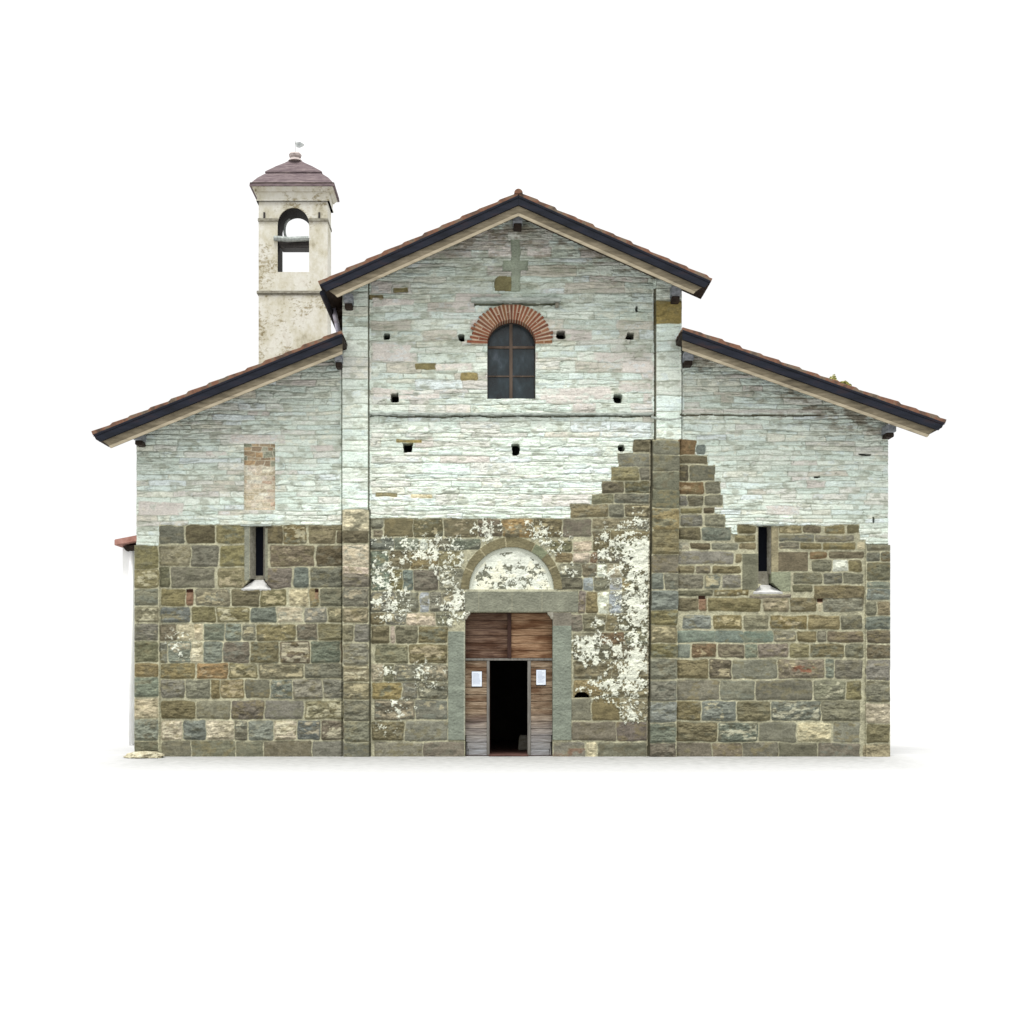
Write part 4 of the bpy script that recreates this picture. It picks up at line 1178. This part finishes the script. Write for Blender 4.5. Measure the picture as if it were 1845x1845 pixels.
def ringr(py, o):
    hx = max((wx1 - wx0) / 2 + o, .06); hy = max(TD / 2 + o * (TD / 2) / ((wx1 - wx0) / 2), .05) if o < .0 else TD / 2 + o
    c_ = (wx0 + wx1) / 2; z = T(0, py, TY + TD / 2 - hy)[1]
    return [(c_ - hx, TY + TD / 2 - hy, z), (c_ + hx, TY + TD / 2 - hy, z), (c_ + hx, TY + TD / 2 + hy, z), (c_ - hx, TY + TD / 2 + hy, z)]
for p, q in zip(prof, prof[1:]): rf.loft(ringr(*p), ringr(*q))
rf.build("tower_roof", M_SLATE, tw)
fc_, fz = T(532, 290, TY + TD / 2)
def lathe(name, cx_, cy_, prof_, mat, parent, n=16):
    m_ = MB(); rings = [[(cx_ + r * math.cos(2 * math.pi * i / n), cy_ + r * math.sin(2 * math.pi * i / n), z) for i in range(n)] for r, z in prof_]
    for p, q in zip(rings, rings[1:]): m_.loft(p, q)
    return m_.build(name, mat, parent)
M_FIN = simple("finial_stone", [(0.3, (120, 108, 104)), (0.7, (186, 176, 172))], (9, 9, 9))
lathe("finial", fc_, TY + TD / 2, [(.21, fz - .02), (.17, fz + .04), (.13, fz + .08), (.17, fz + .11), (.185, fz + .17), (.15, fz + .215), (.08, fz + .24), (.02, fz + .25)], M_FIN, tw)
wv = MB(); vx, vz = T(534, 255, TY + TD / 2)
rod = MB().tube([(fc_, TY + TD / 2, fz + .22), (fc_, TY + TD / 2, vz + .02)], 0.005, 6).build("vane_rod", M_IRON, tw)
v_ = [(532, 257), (541, 256), (548, 260), (547, 263), (540, 266), (534, 265)]
M_VANE = simple("grey_vane_metal", [(0.3, (120, 124, 124)), (0.7, (170, 174, 172))], (9, 9, 9), .6)
MB().prism([T(*p, TY + TD / 2) for p in v_], TY + TD / 2 - .012, TY + TD / 2 + .012).build("weather_vane", M_VANE, rod)
# bell beam and wheel
bb = MB(); z0, z1 = T(0, 440)[1], T(0, 427)[1]
bb.box(T(501, 0)[0] - .0, T(557, 0)[0], TY + .08, TY + .4, z0, z1)
bb.box(T(505, 0)[0], T(556, 0)[0], TY + .05, TY + .5, T(0, 445)[1], z0 - .004)
bb.build("bell_beam", M_IRON, tw, .01)
M_BEAM = simple("greyed_beam_wood", [(0.3, (110, 116, 112)), (0.7, (166, 172, 168))], (14, 9, 9))
MB().tube([(T(494, 0)[0], TY - .05, T(0, 430)[1]), (T(520, 0)[0], TY - .03, T(0, 432)[1]), (T(556, 0)[0], TY + .04, T(0, 429)[1])], .075, 8).build("beam_rail", M_BEAM, tw)
wh_ = MB(); pts = []
for i in range(13):
    a_ = math.radians(100 + 150 * i / 12)
    pts.append((T(521, 0)[0] + .2 * math.cos(a_), TY + .45, T(0, 406)[1] + .33 * math.sin(a_)))
wh_.tube(pts, .035, 8)
wh_.build("bell_wheel", M_BEAM, tw)
for px in (476, 575):
    MB().box(T(px, 0)[0] - .02, T(px + 2, 0)[0], TY - .035, TY, T(0, 394)[1], T(0, 383)[1]).build("tie_anchor", M_IRON, tw)

# ------------------------------------------------------------------ low annex behind the left corner
AY = 3.5
an = empty("annex", (Wd(232, 0, AY)[0], AY, 0), "low white plastered annex with a red tiled roof behind the church's left corner", "annex")
ax0 = Wd(221, 0, AY)[0]
MB().box(ax0, -6.77, AY, AY + 4, 0, Wd(0, 985, AY)[1]).build("wall", M_PLASTER, an)
r0 = Wd(206, 972, AY - .3); r1 = Wd(250, 950, AY - .3)
M_RED = simple("red_annex_tiles", [(0.3, (138, 96, 84)), (0.7, (166, 128, 118))], (9, 9, 9))
mm = MB(); mm.prism([(r0[0], r0[1] - .12), (-6.77, Wd(0, 950, AY - .3)[1] - .13), (-6.77, Wd(0, 950, AY - .3)[1]), (r0[0], r0[1])], AY - .3, AY + 4.2)
mm.build("roof", M_RED, an, .01)
MB().prism([(r0[0] + .12, r0[1] - .13), (-6.77, r1[1] - .24), (-6.77, r1[1] - .36), (r0[0] + .2, r0[1] - .22)], AY - .14, AY).build("eaves_beam", M_SOFFIT, an)
xp = Wd(238, 0, AY)[0]
MB().tube([(xp, AY - .08, 0), (xp, AY - .08, Wd(0, 985, AY)[1] - .1)], .045, 10).build("downpipe", M_PLASTER, an, smooth=True)

# ------------------------------------------------------------------ small things
# weed clump on the right aisle roof
tv = []; tf = []
rr_ = random.Random(5)
for i in range(420):
    t = rr_.random(); px = 1494 + 38 * t
    hgt_ = (5 + 11 * math.exp(-((px - 1502) / 5) ** 2) + 7 * math.exp(-((px - 1524) / 7) ** 2)) * rr_.random() ** .7
    yy = rr_.uniform(-.42, -.05)
    x, z = Wd(px + rr_.uniform(-2, 2), AR.top(px) + 4 - hgt_, yy)
    c = Vector((x, yy, z)); r_ = rr_.uniform(.012, .028)
    d1 = Vector((rr_.gauss(0, 1), rr_.gauss(0, 1), rr_.gauss(0, 1))).normalized() * r_
    d2 = Vector((rr_.gauss(0, 1), rr_.gauss(0, 1), rr_.gauss(0, 1))).normalized() * r_
    b = len(tv); tv += [tuple(c - d1), tuple(c + d2), tuple(c + d1), tuple(c - d2)]; tf.append([b, b + 1, b + 2, b + 3])
mb = MB(); mb.v = tv; mb.f = tf
tag(mb.build("weed_clump", simple("yellow_green_leaves", [(0.3, (104, 110, 54)), (0.6, (150, 146, 84)), (0.8, (178, 164, 108))], (20, 20, 20))), "small yellow green clump of weeds growing on the right aisle roof", "weed")
# broken footing stone at the left corner
me = bpy.data.meshes.new("footing_stone"); bm = bmesh.new()
bmesh.ops.create_icosphere(bm, subdivisions=4, radius=1.0)
from mathutils import noise as mnoise
for v in bm.verts:
    n_ = mnoise.fractal(v.co * 1.6 + Vector((3, 1, 7)), 1.0, 2.0, 5)
    v.co *= 1 + 0.28 * n_
    v.co.x *= .33; v.co.y *= .22; v.co.z *= .085
    v.co.z = max(v.co.z, -.03)
bm.to_mesh(me); bm.free()
fs = link("footing_stone", me, simple("mossy_footing_stone", [(0.3, (96, 88, 76)), (0.5, (164, 158, 132)), (0.75, (202, 200, 180))], (14, 14, 14), bdist=.03))
fs.location = (Wd(262, 0, -.3)[0], -.36, .03)
tag(fs, "low rough mossy stone at the foot of the church's left corner", "stone")
